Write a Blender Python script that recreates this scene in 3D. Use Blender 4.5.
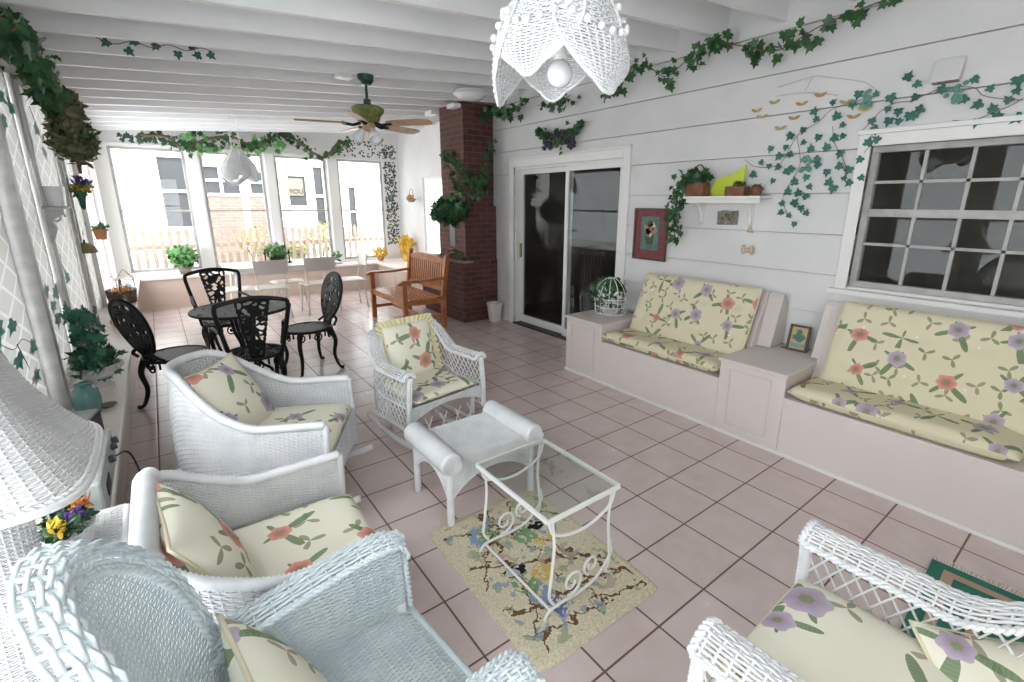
import bpy, math, random
import numpy as np
from mathutils import Vector, Matrix, Euler

for o in list(bpy.data.objects): bpy.data.objects.remove(o)
SC = bpy.context.scene
COL = SC.collection
RNG = np.random.default_rng(7)
random.seed(7)
PI = math.pi

# ---------------------------------------------------------------- camera
cam_d = bpy.data.cameras.new('camera'); CAM = bpy.data.objects.new('camera', cam_d); COL.objects.link(CAM)
CAM.location = (-2.9542, -3.0947, 1.6479)
CAM.rotation_euler = (math.radians(75.553), math.radians(-0.3745), math.radians(-37.4947))
cam_d.sensor_fit = 'HORIZONTAL'; cam_d.sensor_width = 36.0
cam_d.lens = 473.56 / 1024 * 36.0
cam_d.shift_x = (512 - 524.577) / 1024; cam_d.shift_y = (325.287 - 341) / 1024
cam_d.clip_start = 0.02
SC.camera = CAM

# ---------------------------------------------------------------- light
W = bpy.data.worlds.new('sky'); SC.world = W; W.use_nodes = True
bg = W.node_tree.nodes['Background']
bg.inputs['Color'].default_value = (0.93, 0.965, 1.0, 1); bg.inputs['Strength'].default_value = 7.8
sun_d = bpy.data.lights.new('sun', 'SUN'); SUN = bpy.data.objects.new('sun', sun_d); COL.objects.link(SUN)
sun_d.energy = 9.0; sun_d.angle = math.radians(3); sun_d.color = (1.0, 0.95, 0.86)
SUN.rotation_euler = (math.radians(32), 0, math.radians(25))
SC.view_settings.view_transform = 'Standard'; SC.view_settings.look = 'None'
SC.view_settings.exposure = 0.1; SC.view_settings.gamma = 1.0; SC.view_settings.use_curve_mapping = False
SC.cycles.max_bounces = 10; SC.cycles.diffuse_bounces = 6; SC.cycles.transparent_max_bounces = 24
SC.cycles.sample_clamp_indirect = 8.0; SC.cycles.use_denoising = True
SC.cycles.caustics_reflective = False; SC.cycles.caustics_refractive = False

def portal(name, loc, rot, sx, sy):
    d = bpy.data.lights.new(name, 'AREA'); d.shape = 'RECTANGLE'; d.size = sx; d.size_y = sy
    d.cycles.is_portal = True
    o = bpy.data.objects.new(name, d); COL.objects.link(o); o.location = loc; o.rotation_euler = rot
    return o

# ---------------------------------------------------------------- mesh builder
class MB:
    def __init__(s): s.v = []; s.f = []; s.n = 0; s.uv = []; s.has = False
    def add(s, verts, faces, uv=None):
        verts = np.asarray(verts, float).reshape(-1, 3)
        for fa in (faces if isinstance(faces, list) else [faces]):
            fa = np.asarray(fa, int)
            if fa.ndim == 1: fa = fa[None]
            if fa.size: s.f.append(fa + s.n)
        s.v.append(verts); s.n += len(verts)
        if uv is not None: s.has = True; s.uv.append(np.asarray(uv, float).reshape(-1, 2))
        else: s.uv.append(np.zeros((len(verts), 2)))
        return s
    def box(s, c, d, rot=None):
        c = np.array(c, float); h = np.array(d, float) / 2
        p = np.array([[x, y, z] for x in (-1, 1) for y in (-1, 1) for z in (-1, 1)]) * h
        if rot is not None: p = p @ np.array(Euler(rot).to_matrix()).T
        return s.add(p + c, np.array([[0, 1, 3, 2], [4, 6, 7, 5], [0, 4, 5, 1], [2, 3, 7, 6], [0, 2, 6, 4], [1, 5, 7, 3]]))
    def bx(s, x0, x1, y0, y1, z0, z1): return s.box(((x0 + x1) / 2, (y0 + y1) / 2, (z0 + z1) / 2), (x1 - x0, y1 - y0, z1 - z0))
    def beam(s, a, b, w, h, up=(0, 0, 1)):
        a, b, up = np.array(a, float), np.array(b, float), np.array(up, float)
        d = b - a; d /= np.linalg.norm(d); x = np.cross(d, up); x /= np.linalg.norm(x); u = np.cross(x, d)
        p = [q + sx * x * w / 2 + sz * u * h / 2 for q in (a, b) for sx in (-1, 1) for sz in (-1, 1)]
        return s.add(p, np.array([[0, 1, 3, 2], [4, 6, 7, 5], [0, 4, 5, 1], [2, 3, 7, 6], [0, 2, 6, 4], [1, 5, 7, 3]]))
    def grid(s, P, uv=None, flip=False, close_u=False):
        P = np.asarray(P, float); m, n = P.shape[:2]
        i = np.arange(m * n).reshape(m, n)
        if close_u: i = np.vstack([i, i[:1]])
        a, b, c, d = i[:-1, :-1], i[1:, :-1], i[1:, 1:], i[:-1, 1:]
        q = np.stack([a, d, c, b] if flip else [a, b, c, d], -1).reshape(-1, 4)
        return s.add(P.reshape(-1, 3), q, None if uv is None else np.asarray(uv).reshape(-1, 2))
    def strands(s, C, Nn, B, r, sides=4):
        # C (k, m, 3) centre lines, Nn and B (k, m, 3) frame; r scalar
        k, m = C.shape[:2]
        th = (np.arange(sides) + .5) / sides * 2 * PI
        V = C[:, :, None, :] + r * (np.cos(th)[None, None, :, None] * Nn[:, :, None, :] + np.sin(th)[None, None, :, None] * B[:, :, None, :])
        i = np.arange(k * m * sides).reshape(k, m, sides); j = np.roll(i, -1, axis=2)
        q = np.stack([i[:, :-1], i[:, 1:], j[:, 1:], j[:, :-1]], -1).reshape(-1, 4)
        return s.add(V.reshape(-1, 3), q)
    def tube(s, pts, r, sides=8, closed=False, caps=True):
        P = np.asarray(pts, float); m = len(P)
        T = (np.roll(P, -1, 0) - np.roll(P, 1, 0)) if closed else np.gradient(P, axis=0)
        T /= np.linalg.norm(T, axis=1)[:, None] + 1e-12
        N = np.zeros_like(P); ref = np.array([0, 0, 1.]) if abs(T[0][2]) < .9 else np.array([1., 0, 0])
        n = ref - T[0] * (ref @ T[0]); n /= np.linalg.norm(n); N[0] = n
        for i in range(1, m):
            n = n - T[i] * (n @ T[i]); n /= np.linalg.norm(n) + 1e-12; N[i] = n
        B = np.cross(T, N); r = np.broadcast_to(np.asarray(r, float), (m,))
        th = np.arange(sides) / sides * 2 * PI
        V = P[:, None] + r[:, None, None] * (np.cos(th)[None, :, None] * N[:, None] + np.sin(th)[None, :, None] * B[:, None])
        i = np.arange(m * sides).reshape(m, sides)
        if closed: i = np.vstack([i, i[:1]])
        j = np.roll(i, -1, axis=1)
        fs = [np.stack([i[:-1], j[:-1], j[1:], i[1:]], -1).reshape(-1, 4)]
        if caps and not closed: fs += [np.arange(sides)[::-1][None], (np.arange(sides) + (m - 1) * sides)[None]]
        return s.add(V.reshape(-1, 3), fs)
    def lathe(s, prof, c=(0, 0, 0), segs=24, caps=True):
        prof = np.asarray(prof, float); th = np.arange(segs) / segs * 2 * PI
        V = np.stack([prof[:, None, 0] * np.cos(th), prof[:, None, 0] * np.sin(th), np.repeat(prof[:, 1:2], segs, 1)], -1) + np.array(c, float)
        m = len(prof); i = np.arange(m * segs).reshape(m, segs); j = np.roll(i, -1, 1)
        fs = [np.stack([i[:-1], j[:-1], j[1:], i[1:]], -1).reshape(-1, 4)]
        if caps: fs += [np.arange(segs)[::-1][None], (np.arange(segs) + (m - 1) * segs)[None]]
        return s.add(V.reshape(-1, 3), fs)
    def prism(s, poly, a, b, axis=2):
        p = np.asarray(poly, float); n = len(p)
        lo = np.insert(p, axis, a, axis=1); hi = np.insert(p, axis, b, axis=1)
        i = np.arange(n); j = np.roll(i, -1)
        return s.add(np.vstack([lo, hi]), [i[::-1][None], (i + n)[None], np.stack([i, j, j + n, i + n], -1)])
    def ball(s, c, r, segs=12, rings=8):
        a = np.linspace(-PI / 2, PI / 2, rings + 1); r = np.broadcast_to(np.asarray(r, float), (3,))
        th = np.arange(segs) / segs * 2 * PI
        V = np.stack([np.cos(a)[:, None] * np.cos(th) * r[0], np.cos(a)[:, None] * np.sin(th) * r[1], np.sin(a)[:, None] * np.ones(segs) * r[2]], -1) + np.array(c, float)
        i = np.arange((rings + 1) * segs).reshape(rings + 1, segs); j = np.roll(i, -1, 1)
        return s.add(V.reshape(-1, 3), np.stack([i[:-1], j[:-1], j[1:], i[1:]], -1).reshape(-1, 4))
    def build(s, name, m, parent=None, smooth=False, bevel=0, loc=None, rot=None):
        me = bpy.data.meshes.new(name)
        V = np.vstack(s.v); ls = [len(f) * f.shape[1] for f in s.f]
        me.vertices.add(len(V)); me.vertices.foreach_set('co', V.astype(np.float32).ravel())
        loops = np.concatenate([f.ravel() for f in s.f]); tot = np.concatenate([np.full(len(f), f.shape[1]) for f in s.f])
        me.loops.add(len(loops)); me.loops.foreach_set('vertex_index', loops.astype(np.int32))
        me.polygons.add(len(tot)); me.polygons.foreach_set('loop_start', (np.cumsum(tot) - tot).astype(np.int32))
        me.polygons.foreach_set('loop_total', tot.astype(np.int32))
        me.update(calc_edges=True)
        me.polygons.foreach_set('use_smooth', np.full(len(tot), bool(smooth)))
        if s.has:
            at = me.attributes.new('puv', 'FLOAT_VECTOR', 'POINT')
            at.data.foreach_set('vector', np.column_stack([np.vstack(s.uv), np.zeros(len(V))]).astype(np.float32).ravel())
        me.materials.append(m)
        o = bpy.data.objects.new(name, me); COL.objects.link(o)
        if bevel:
            b = o.modifiers.new('soft', 'BEVEL'); b.width = bevel; b.segments = 2; b.limit_method = 'ANGLE'; b.angle_limit = .6
        if parent is not None: o.parent = parent
        if loc is not None: o.location = loc
        if rot is not None: o.rotation_euler = rot
        return o

def tag(o, label=None, cat=None, group=None, kind=None):
    if label: o['label'] = label
    if cat: o['category'] = cat
    if group: o['group'] = group
    if kind: o['kind'] = kind
    return o
def thing(name, label, cat, loc=(0, 0, 0), rz=0, group=None, rot=None):
    o = bpy.data.objects.new(name, None); COL.objects.link(o); o.location = loc
    o.rotation_euler = rot if rot is not None else (0, 0, math.radians(rz))
    return tag(o, label, cat, group)
def struct(mb, name, m, label=None, **k):
    o = mb.build(name, m, **k); o['kind'] = 'structure'
    if label: o['label'] = label
    return o
def dup(root, loc, rz, label):
    r = root.copy(); COL.objects.link(r); r.location = loc; r.rotation_euler = (0, 0, math.radians(rz)); r['label'] = label
    for ch in root.children:
        c = ch.copy(); COL.objects.link(c); c.parent = r
        for g in ch.children:
            d = g.copy(); COL.objects.link(d); d.parent = c
    return r

# ---------------------------------------------------------------- materials
class NT:
    def __init__(s, m): s.t = m.node_tree; s.b = s.t.nodes['Principled BSDF']
    def n(s, typ, **k):
        x = s.t.nodes.new(typ)
        for a, v in k.items(): setattr(x, a, v)
        return x
    def L(s, a, b): s.t.links.new(a, b)
    def put(s, inp, v):
        if isinstance(v, (int, float)): inp.default_value = v
        elif isinstance(v, tuple): inp.default_value = v if len(v) == len(inp.default_value) else (*v, 1)
        else: s.L(v, inp)
    def m(s, op, a, b=0.0, c=0.0):
        x = s.n('ShaderNodeMath', operation=op)
        s.put(x.inputs[0], a); s.put(x.inputs[1], b); s.put(x.inputs[2], c); return x.outputs[0]
    def vm(s, op, a, b=(0, 0, 0), sc=None):
        x = s.n('ShaderNodeVectorMath', operation=op); s.put(x.inputs[0], a); s.put(x.inputs[1], b)
        if sc is not None: x.inputs['Scale'].default_value = sc
        return x.outputs[0] if op not in ('LENGTH', 'DOT_PRODUCT', 'DISTANCE') else x.outputs[1]
    def mix(s, f, a, b):
        x = s.n('ShaderNodeMix', data_type='RGBA'); s.put(x.inputs[0], f); s.put(x.inputs[6], a); s.put(x.inputs[7], b); return x.outputs[2]
    def xyz(s, v): x = s.n('ShaderNodeSeparateXYZ'); s.L(v, x.inputs[0]); return x.outputs
    def cmb(s, a, b, c=0.0):
        x = s.n('ShaderNodeCombineXYZ'); s.put(x.inputs[0], a); s.put(x.inputs[1], b); s.put(x.inputs[2], c); return x.outputs[0]
    def obj(s): return s.n('ShaderNodeTexCoord').outputs['Object']
    def pos(s): return s.n('ShaderNodeNewGeometry').outputs['Position']
    def puv(s): x = s.n('ShaderNodeAttribute', attribute_name='puv'); return x.outputs['Vector']
    def noise(s, v, sc, det=3.0, rough=.5):
        x = s.n('ShaderNodeTexNoise'); s.L(v, x.inputs['Vector']); x.inputs['Scale'].default_value = sc; x.inputs['Detail'].default_value = det; x.inputs['Roughness'].default_value = rough; return x.outputs
    def ramp(s, f, *st):
        x = s.n('ShaderNodeValToRGB'); s.put(x.inputs[0], f); e = x.color_ramp.elements
        while len(e) < len(st): e.new(.5)
        for q, (p, c) in zip(e, st): q.position = p; q.color = (*c, 1)
        return x.outputs[0]
    def bump(s, h, st=.3, d=.002):
        x = s.n('ShaderNodeBump'); x.inputs['Strength'].default_value = st; x.inputs['Distance'].default_value = d; s.L(h, x.inputs['Height']); s.L(x.outputs[0], s.b.inputs['Normal'])
    def col(s, c): s.put(s.b.inputs['Base Color'], c)
    def rough(s, r): s.put(s.b.inputs['Roughness'], r)

def mat(name, col=(.8, .8, .8), rough=.5, metal=0.0, spec=.5, **k):
    m = bpy.data.materials.new(name); m.use_nodes = True; t = NT(m)
    t.col(col); t.b.inputs['Roughness'].default_value = rough; t.b.inputs['Metallic'].default_value = metal
    t.b.inputs['Specular IOR Level'].default_value = spec
    for a, v in k.items(): t.b.inputs[a.replace('_', ' ')].default_value = v
    return m
def mottled(name, c1, c2, sc=6, rough=.5, bump=0, bsc=None, spec=.5, lo=.35, hi=.65):
    m = mat(name, c1, rough, spec=spec); t = NT(m); n = t.noise(t.obj(), sc, 4)
    t.col(t.ramp(n[0], (lo, c1), (hi, c2)))
    if bump: t.bump(t.noise(t.obj(), bsc or sc * 4, 3)[0], bump)
    return m

M = {}
M['white_wall'] = mottled('white_painted_siding', (.66, .655, .655), (.71, .705, .70), 3, .55, .05, 40)
M['ceiling'] = mottled('white_painted_ceiling', (.76, .765, .77), (.80, .80, .80), 3, .5)
M['trim'] = mat('white_trim_paint', (.78, .77, .75), .4)
M['old_frame'] = mottled('worn_grey_white_frame', (.36, .35, .33), (.47, .46, .44), 12, .5)
M['bench_paint'] = mottled('pinkish_cream_paint', (.655, .595, .565), (.685, .625, .595), 2, .42)
M['ledge_top'] = mottled('cream_ledge_paint', (.78, .70, .67), (.84, .77, .74), 2.5, .28)
M['tan_panel'] = mottled('tan_ledge_front', (.56, .45, .38), (.60, .49, .42), 2, .45)
M['wicker'] = mottled('white_painted_wicker', (.78, .785, .79), (.64, .655, .67), 9, .45, lo=.4, hi=.75)
M['wicker_pale'] = mottled('bluish_white_painted_wicker', (.70, .765, .785), (.56, .64, .67), 9, .45, lo=.4, hi=.75)
M['wicker_grey'] = mottled('greyed_white_wicker', (.62, .615, .61), (.50, .50, .50), 9, .5, lo=.4, hi=.75)
M['white_wood'] = mat('white_painted_wood', (.80, .80, .79), .35)
M['white_metal'] = mat('white_enamel_metal', (.82, .82, .80), .3)
M['cream_metal'] = mat('cream_metal', (.74, .72, .68), .35)
M['cream_vinyl'] = mat('cream_vinyl', (.84, .80, .72), .4)
M['black_iron'] = mat('black_cast_iron', (.010, .012, .011), .5, spec=.28)
M['black'] = mat('black_plastic', (.02, .02, .02), .4)
M['dark_grey'] = mat('dark_grey_plastic', (.06, .065, .065), .45)
M['grey_plastic'] = mottled('grey_plastic', (.34, .35, .34), (.40, .41, .40), 8, .4)
M['terracotta'] = mottled('terracotta', (.55, .20, .10), (.62, .27, .15), 14, .8)
M['clay_dark'] = mottled('weathered_dark_clay', (.16, .065, .035), (.26, .11, .06), 14, .8)
M['brown'] = mottled('dark_brown_wood', (.05, .022, .012), (.085, .04, .022), 20, .4)
M['dark_wood'] = mottled('dark_red_brown_wood', (.05, .018, .012), (.08, .03, .02), 8, .35)
M['stem'] = mottled('brown_vine_stem', (.10, .055, .03), (.18, .10, .06), 30, .8)
M['leaf'] = mottled('ivy_leaf_green', (.012, .055, .018), (.04, .13, .04), 9, .45)
M['leaf_light'] = mottled('light_green_leaf', (.05, .19, .05), (.16, .33, .10), 14, .5)
M['leaf_blue'] = mottled('bluish_green_leaf', (.02, .10, .06), (.05, .19, .12), 10, .45)
M['leaf_dry'] = mottled('dried_olive_leaf', (.05, .07, .025), (.17, .16, .08), 12, .7)
M['paint_leaf'] = mottled('painted_teal_leaf', (.012, .10, .075), (.035, .17, .13), 10, .55)
M['paint_panel_leaf'] = mottled('painted_teal_leaf_lightened', (.03, .24, .18), (.07, .32, .25), 10, .55)  # teal leaf paint with its colour lightened to offset the backlit panels
M['paint_dark'] = mottled('painted_dark_leaf', (.02, .045, .04), (.05, .09, .07), 20, .55)
M['paint_grape'] = mat('painted_grey_green', (.10, .24, .20), .55)
M['paint_stem'] = mat('painted_brown_line', (.22, .11, .09), .6)
M['paint_line'] = mat('painted_thin_grey_line', (.42, .38, .36), .6)
M['paint_orange'] = mottled('painted_butterfly', (.45, .20, .07), (.35, .34, .12), 25, .6, lo=.45, hi=.55)
M['brass'] = mat('worn_brass', (.30, .24, .12), .45, metal=.6)
M['teal_glaze'] = mottled('teal_glaze', (.08, .20, .19), (.20, .33, .31), 8, .18)
M['urn'] = mottled('white_stone_urn', (.55, .54, .53), (.72, .71, .70), 10, .6)
M['yellow'] = mottled('yellow_petals', (.75, .42, .01), (.80, .55, .05), 30, .5)
M['lime'] = mat('lime_yellow_card', (.58, .66, .06), .5)
M['purple'] = mottled('purple_petals', (.07, .035, .22), (.16, .07, .30), 30, .5)
M['orange'] = mottled('orange_petals', (.62, .20, .03), (.70, .33, .06), 30, .5)
M['plaster_tan'] = mottled('tan_plaster', (.50, .38, .28), (.60, .49, .38), 30, .7)
M['figurine'] = mottled('glazed_orange_brown', (.48, .24, .10), (.62, .42, .24), 22, .3)
M['pewter'] = mottled('embossed_pewter', (.10, .09, .06), (.26, .23, .18), 45, .5)
M['opal'] = mat('opal_glass', (.86, .87, .88), .12, spec=.6)
M['fan_wood'] = mottled('light_oak_blade', (.42, .25, .12), (.52, .33, .17), 12, .4)
M['fan_olive'] = mottled('olive_green_motor', (.13, .15, .035), (.24, .25, .08), 20, .5)
M['fan_green'] = mat('dark_green_metal', (.015, .05, .04), .35)
M['snow'] = mat('ground_concrete', (.62, .60, .57), .8)
M['fence'] = mottled('weathered_picket_paint', (.19, .145, .115), (.25, .19, .15), 10, .7)
M['ext_white'] = mat('white_clapboard', (.84, .84, .83), .6)
M['ext_pane'] = mat('grey_window_pane', (.055, .057, .062), .5, spec=.15)
M['bush'] = mottled('yellow_green_shrub', (.16, .22, .06), (.36, .36, .14), 8, .6)
M['pot_white'] = mat('white_plastic_bin', (.66, .61, .58), .5)
M['glass_dark_frame'] = mat('dark_track', (.03, .025, .022), .5)
M['cloth_green'] = mat('green_woven_cloth', (.02, .16, .11), .85)
M['cloth_tan'] = mat('tan_woven_border', (.42, .28, .20), .9)
M['fringe'] = mat('cream_fringe', (.66, .62, .54), .9)
M['cream_pipe'] = mat('cream_piping', (.70, .64, .46), .7)
M['wall_clothes'] = mat('pale_green_wall_cloth', (.5, .6, .5), .7)

def glass_mat(name, tint=(1, 1, 1), refl=1.0, base=.0):
    m = bpy.data.materials.new(name); m.use_nodes = True; t = NT(m); nt = m.node_tree
    tr = t.n('ShaderNodeBsdfTransparent'); tr.inputs[0].default_value = (*tint, 1)
    gl = t.n('ShaderNodeBsdfGlossy'); gl.inputs['Roughness'].default_value = .01
    fr = t.n('ShaderNodeLayerWeight'); fr.inputs[0].default_value = .5
    mx = t.n('ShaderNodeMixShader'); f = t.m('ADD', t.m('MULTIPLY', t.m('ADD', .04, t.m('MULTIPLY', t.m('POWER', fr.outputs[1], 5.0), .9)), refl), base)
    t.L(f, mx.inputs[0]); t.L(tr.outputs[0], mx.inputs[1]); t.L(gl.outputs[0], mx.inputs[2])
    t.L(mx.outputs[0], nt.nodes['Material Output'].inputs['Surface']); nt.nodes.remove(t.b)
    return m
M['glass'] = glass_mat('clear_window_glass', (.97, .98, .98), .6)
M['glass_door'] = glass_mat('double_glazed_door_glass', (.80, .82, .81), .38, .0)
M['glass_table'] = glass_mat('greenish_table_glass', (.90, .93, .915), 1.5)
M['sheer'] = None

def tile_mat():
    T = .315; m = mat('pinkish_terracotta_floor_tile', rough=.3); t = NT(m); x, y, z = t.xyz(t.pos())
    u, v = t.m('DIVIDE', x, T), t.m('DIVIDE', y, T)
    e = lambda a: t.m('ABSOLUTE', t.m('SUBTRACT', t.m('SUBTRACT', a, t.m('FLOOR', t.m('ADD', a, .5))), 0.0))
    d = t.m('MINIMUM', e(u), e(v))
    wn = t.n('ShaderNodeTexWhiteNoise', noise_dimensions='2D'); t.L(t.cmb(t.m('FLOOR', u), t.m('FLOOR', v)), wn.inputs['Vector'])
    n = t.noise(t.pos(), 5, 5, .6)[0]
    c = t.ramp(n, (.3, (.57, .455, .425)), (.7, (.66, .555, .53)))
    c = t.mix(t.m('MULTIPLY', wn.outputs[0], .30), c, (.68, .58, .565))
    g = t.m('LESS_THAN', d, .0135)
    t.col(t.mix(g, c, (.15, .085, .065)))
    t.rough(t.m('ADD', t.m('MULTIPLY', g, .45), t.m('ADD', .16, t.m('MULTIPLY', n, .16))))
    h = t.m('MINIMUM', t.m('MULTIPLY', d, 30.0), 1.0); t.bump(t.m('ADD', h, t.m('MULTIPLY', n, .25)), .35, .002)
    return m
M['tile'] = tile_mat()

def brick_mat(name, c1, c2, mo, sc=1.0):
    m = mat(name, rough=.8); t = NT(m); x, y, z = t.xyz(t.pos())
    b = t.n('ShaderNodeTexBrick'); t.L(t.cmb(t.m('ADD', x, y), z), b.inputs['Vector'])
    b.inputs['Color1'].default_value = (*c1, 1); b.inputs['Color2'].default_value = (*c2, 1); b.inputs['Mortar'].default_value = (*mo, 1)
    b.inputs['Scale'].default_value = 1.0; b.inputs['Mortar Size'].default_value = .0075 * sc; b.inputs['Brick Width'].default_value = .21 * sc
    b.inputs['Row Height'].default_value = .072 * sc; b.inputs['Mortar Smooth'].default_value = .2
    n = t.noise(t.pos(), 9, 5, .7)[0]
    t.col(t.mix(t.m('MULTIPLY', n, .75), b.outputs[0], (c1[0] * .35, c1[1] * .4, c1[2] * .5)))
    t.bump(t.m('ADD', t.m('MULTIPLY', b.outputs[1], -1.0), t.m('MULTIPLY', n, .5)), .6, .008)
    return m
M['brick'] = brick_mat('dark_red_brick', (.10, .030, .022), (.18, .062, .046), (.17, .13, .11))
M['brick_ext'] = brick_mat('pinkish_red_brick', (.34, .16, .13), (.40, .21, .175), (.40, .30, .27))  # the brick's own pinkish red

def trellis_mat():
    m = mat('beige_trellis_print', rough=.7); t = NT(m); x, y, z = t.xyz(t.pos()); p = .15
    a = t.m('DIVIDE', t.m('ADD', t.m('MULTIPLY', y, .45), z), p); b = t.m('DIVIDE', t.m('SUBTRACT', t.m('MULTIPLY', y, .45), z), p)
    e = lambda q: t.m('ABSOLUTE', t.m('SUBTRACT', t.m('FRACT', q), .5))
    d = t.m('MINIMUM', e(a), e(b)); n = t.noise(t.pos(), 30, 2)[0]
    w = t.m('LESS_THAN', t.m('ADD', d, t.m('MULTIPLY', n, .03)), .085); c = t.mix(w, (.58, .56, .52), (.76, .755, .74))
    t.col(c); tl = t.n('ShaderNodeBsdfTranslucent'); t.L(c, tl.inputs[0]); mx = t.n('ShaderNodeMixShader'); mx.inputs[0].default_value = .11
    t.L(t.b.outputs[0], mx.inputs[1]); t.L(tl.outputs[0], mx.inputs[2]); t.L(mx.outputs[0], m.node_tree.nodes['Material Output'].inputs['Surface'])
    return m
M['trellis'] = trellis_mat()

def floral_mat(name, s1, rf, base=(.74, .69, .49), big=.0):
    m = mat(name, base, .75, spec=.25); t = NT(m); P = t.puv()
    P = t.vm('ADD', P, t.vm('SCALE', t.noise(P, 22, 2)[1], sc=.006))
    def layer(sc, rnd, off):
        v = t.n('ShaderNodeTexVoronoi', voronoi_dimensions='2D'); Q = t.vm('ADD', P, off)
        t.L(Q, v.inputs['Vector']); v.inputs['Scale'].default_value = sc; v.inputs['Randomness'].default_value = rnd
        dx, dy, _ = t.xyz(t.vm('SUBTRACT', Q, v.outputs['Position'])); rr, gg, bb = t.xyz(v.outputs['Color'])
        r = t.m('SQRT', t.m('ADD', t.m('MULTIPLY', dx, dx), t.m('MULTIPLY', dy, dy)))
        return r, t.m('ARCTAN2', dy, dx), rr, gg, bb
    c = t.mix(t.noise(P, 5, 3)[0], base, tuple(b * .93 for b in base))
    # small sprigs
    r, th, a, g, b = layer(s1 * 1.9, .8, (3.1, 1.7, 0))
    lob = t.m('POWER', t.m('ABSOLUTE', t.m('COSINE', t.m('ADD', t.m('MULTIPLY', th, 1.5), t.m('MULTIPLY', a, 6.0)))), 4.0)
    k = t.m('MULTIPLY', t.m('LESS_THAN', r, t.m('MULTIPLY', lob, rf * .78)), t.m('GREATER_THAN', g, .45))
    c = t.mix(t.m('MULTIPLY', k, .85), c, t.mix(b, (.20, .25, .11), (.33, .27, .20)))
    # leaves then flower of the main layer
    r, th, a, g, b = layer(s1, .62, (0, 0, 0))
    lob = t.m('POWER', t.m('ABSOLUTE', t.m('COSINE', t.m('ADD', t.m('MULTIPLY', th, 2.0), t.m('MULTIPLY', b, 6.0)))), 7.0)
    k = t.m('LESS_THAN', r, t.m('MULTIPLY', t.m('MULTIPLY', lob, rf * 2.1), t.m('ADD', .75, t.m('MULTIPLY', t.m('COSINE', t.m('ADD', th, t.m('MULTIPLY', g, 6.0))), .35))))
    c = t.mix(t.m('MULTIPLY', k, .9), c, t.mix(t.m('FRACT', t.m('MULTIPLY', r, 90.0)), (.10, .18, .09), (.18, .25, .12)))
    pet = t.m('ADD', .90, t.m('MULTIPLY', t.m('COSINE', t.m('ADD', t.m('MULTIPLY', th, 6.0), t.m('MULTIPLY', a, 6.0))), .07))
    R = t.m('MULTIPLY', pet, t.m('ADD', rf * .62, t.m('MULTIPLY', g, rf * .5)))
    q = t.m('DIVIDE', r, R); k = t.m('LESS_THAN', q, 1.0)
    fl = t.mix(t.m('GREATER_THAN', a, .52), t.mix(q, (.40, .13, .10), (.70, .34, .28)), t.mix(q, (.30, .22, .30), (.50, .42, .50)))
    fl = t.mix(t.m('LESS_THAN', q, .30), fl, (.24, .28, .14))
    c = t.mix(t.m('MULTIPLY', k, t.m('GREATER_THAN', b, .12)), c, fl)
    t.col(c); t.bump(t.noise(t.puv(), 220, 2)[0], .12, .001)
    return m
M['floral'] = floral_mat('cream_floral_chair_fabric', 3.9, .068, (.80, .77, .63))
M['floral_bench'] = floral_mat('yellow_floral_bench_fabric', 4.3, .060, (.72, .665, .47))

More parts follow.
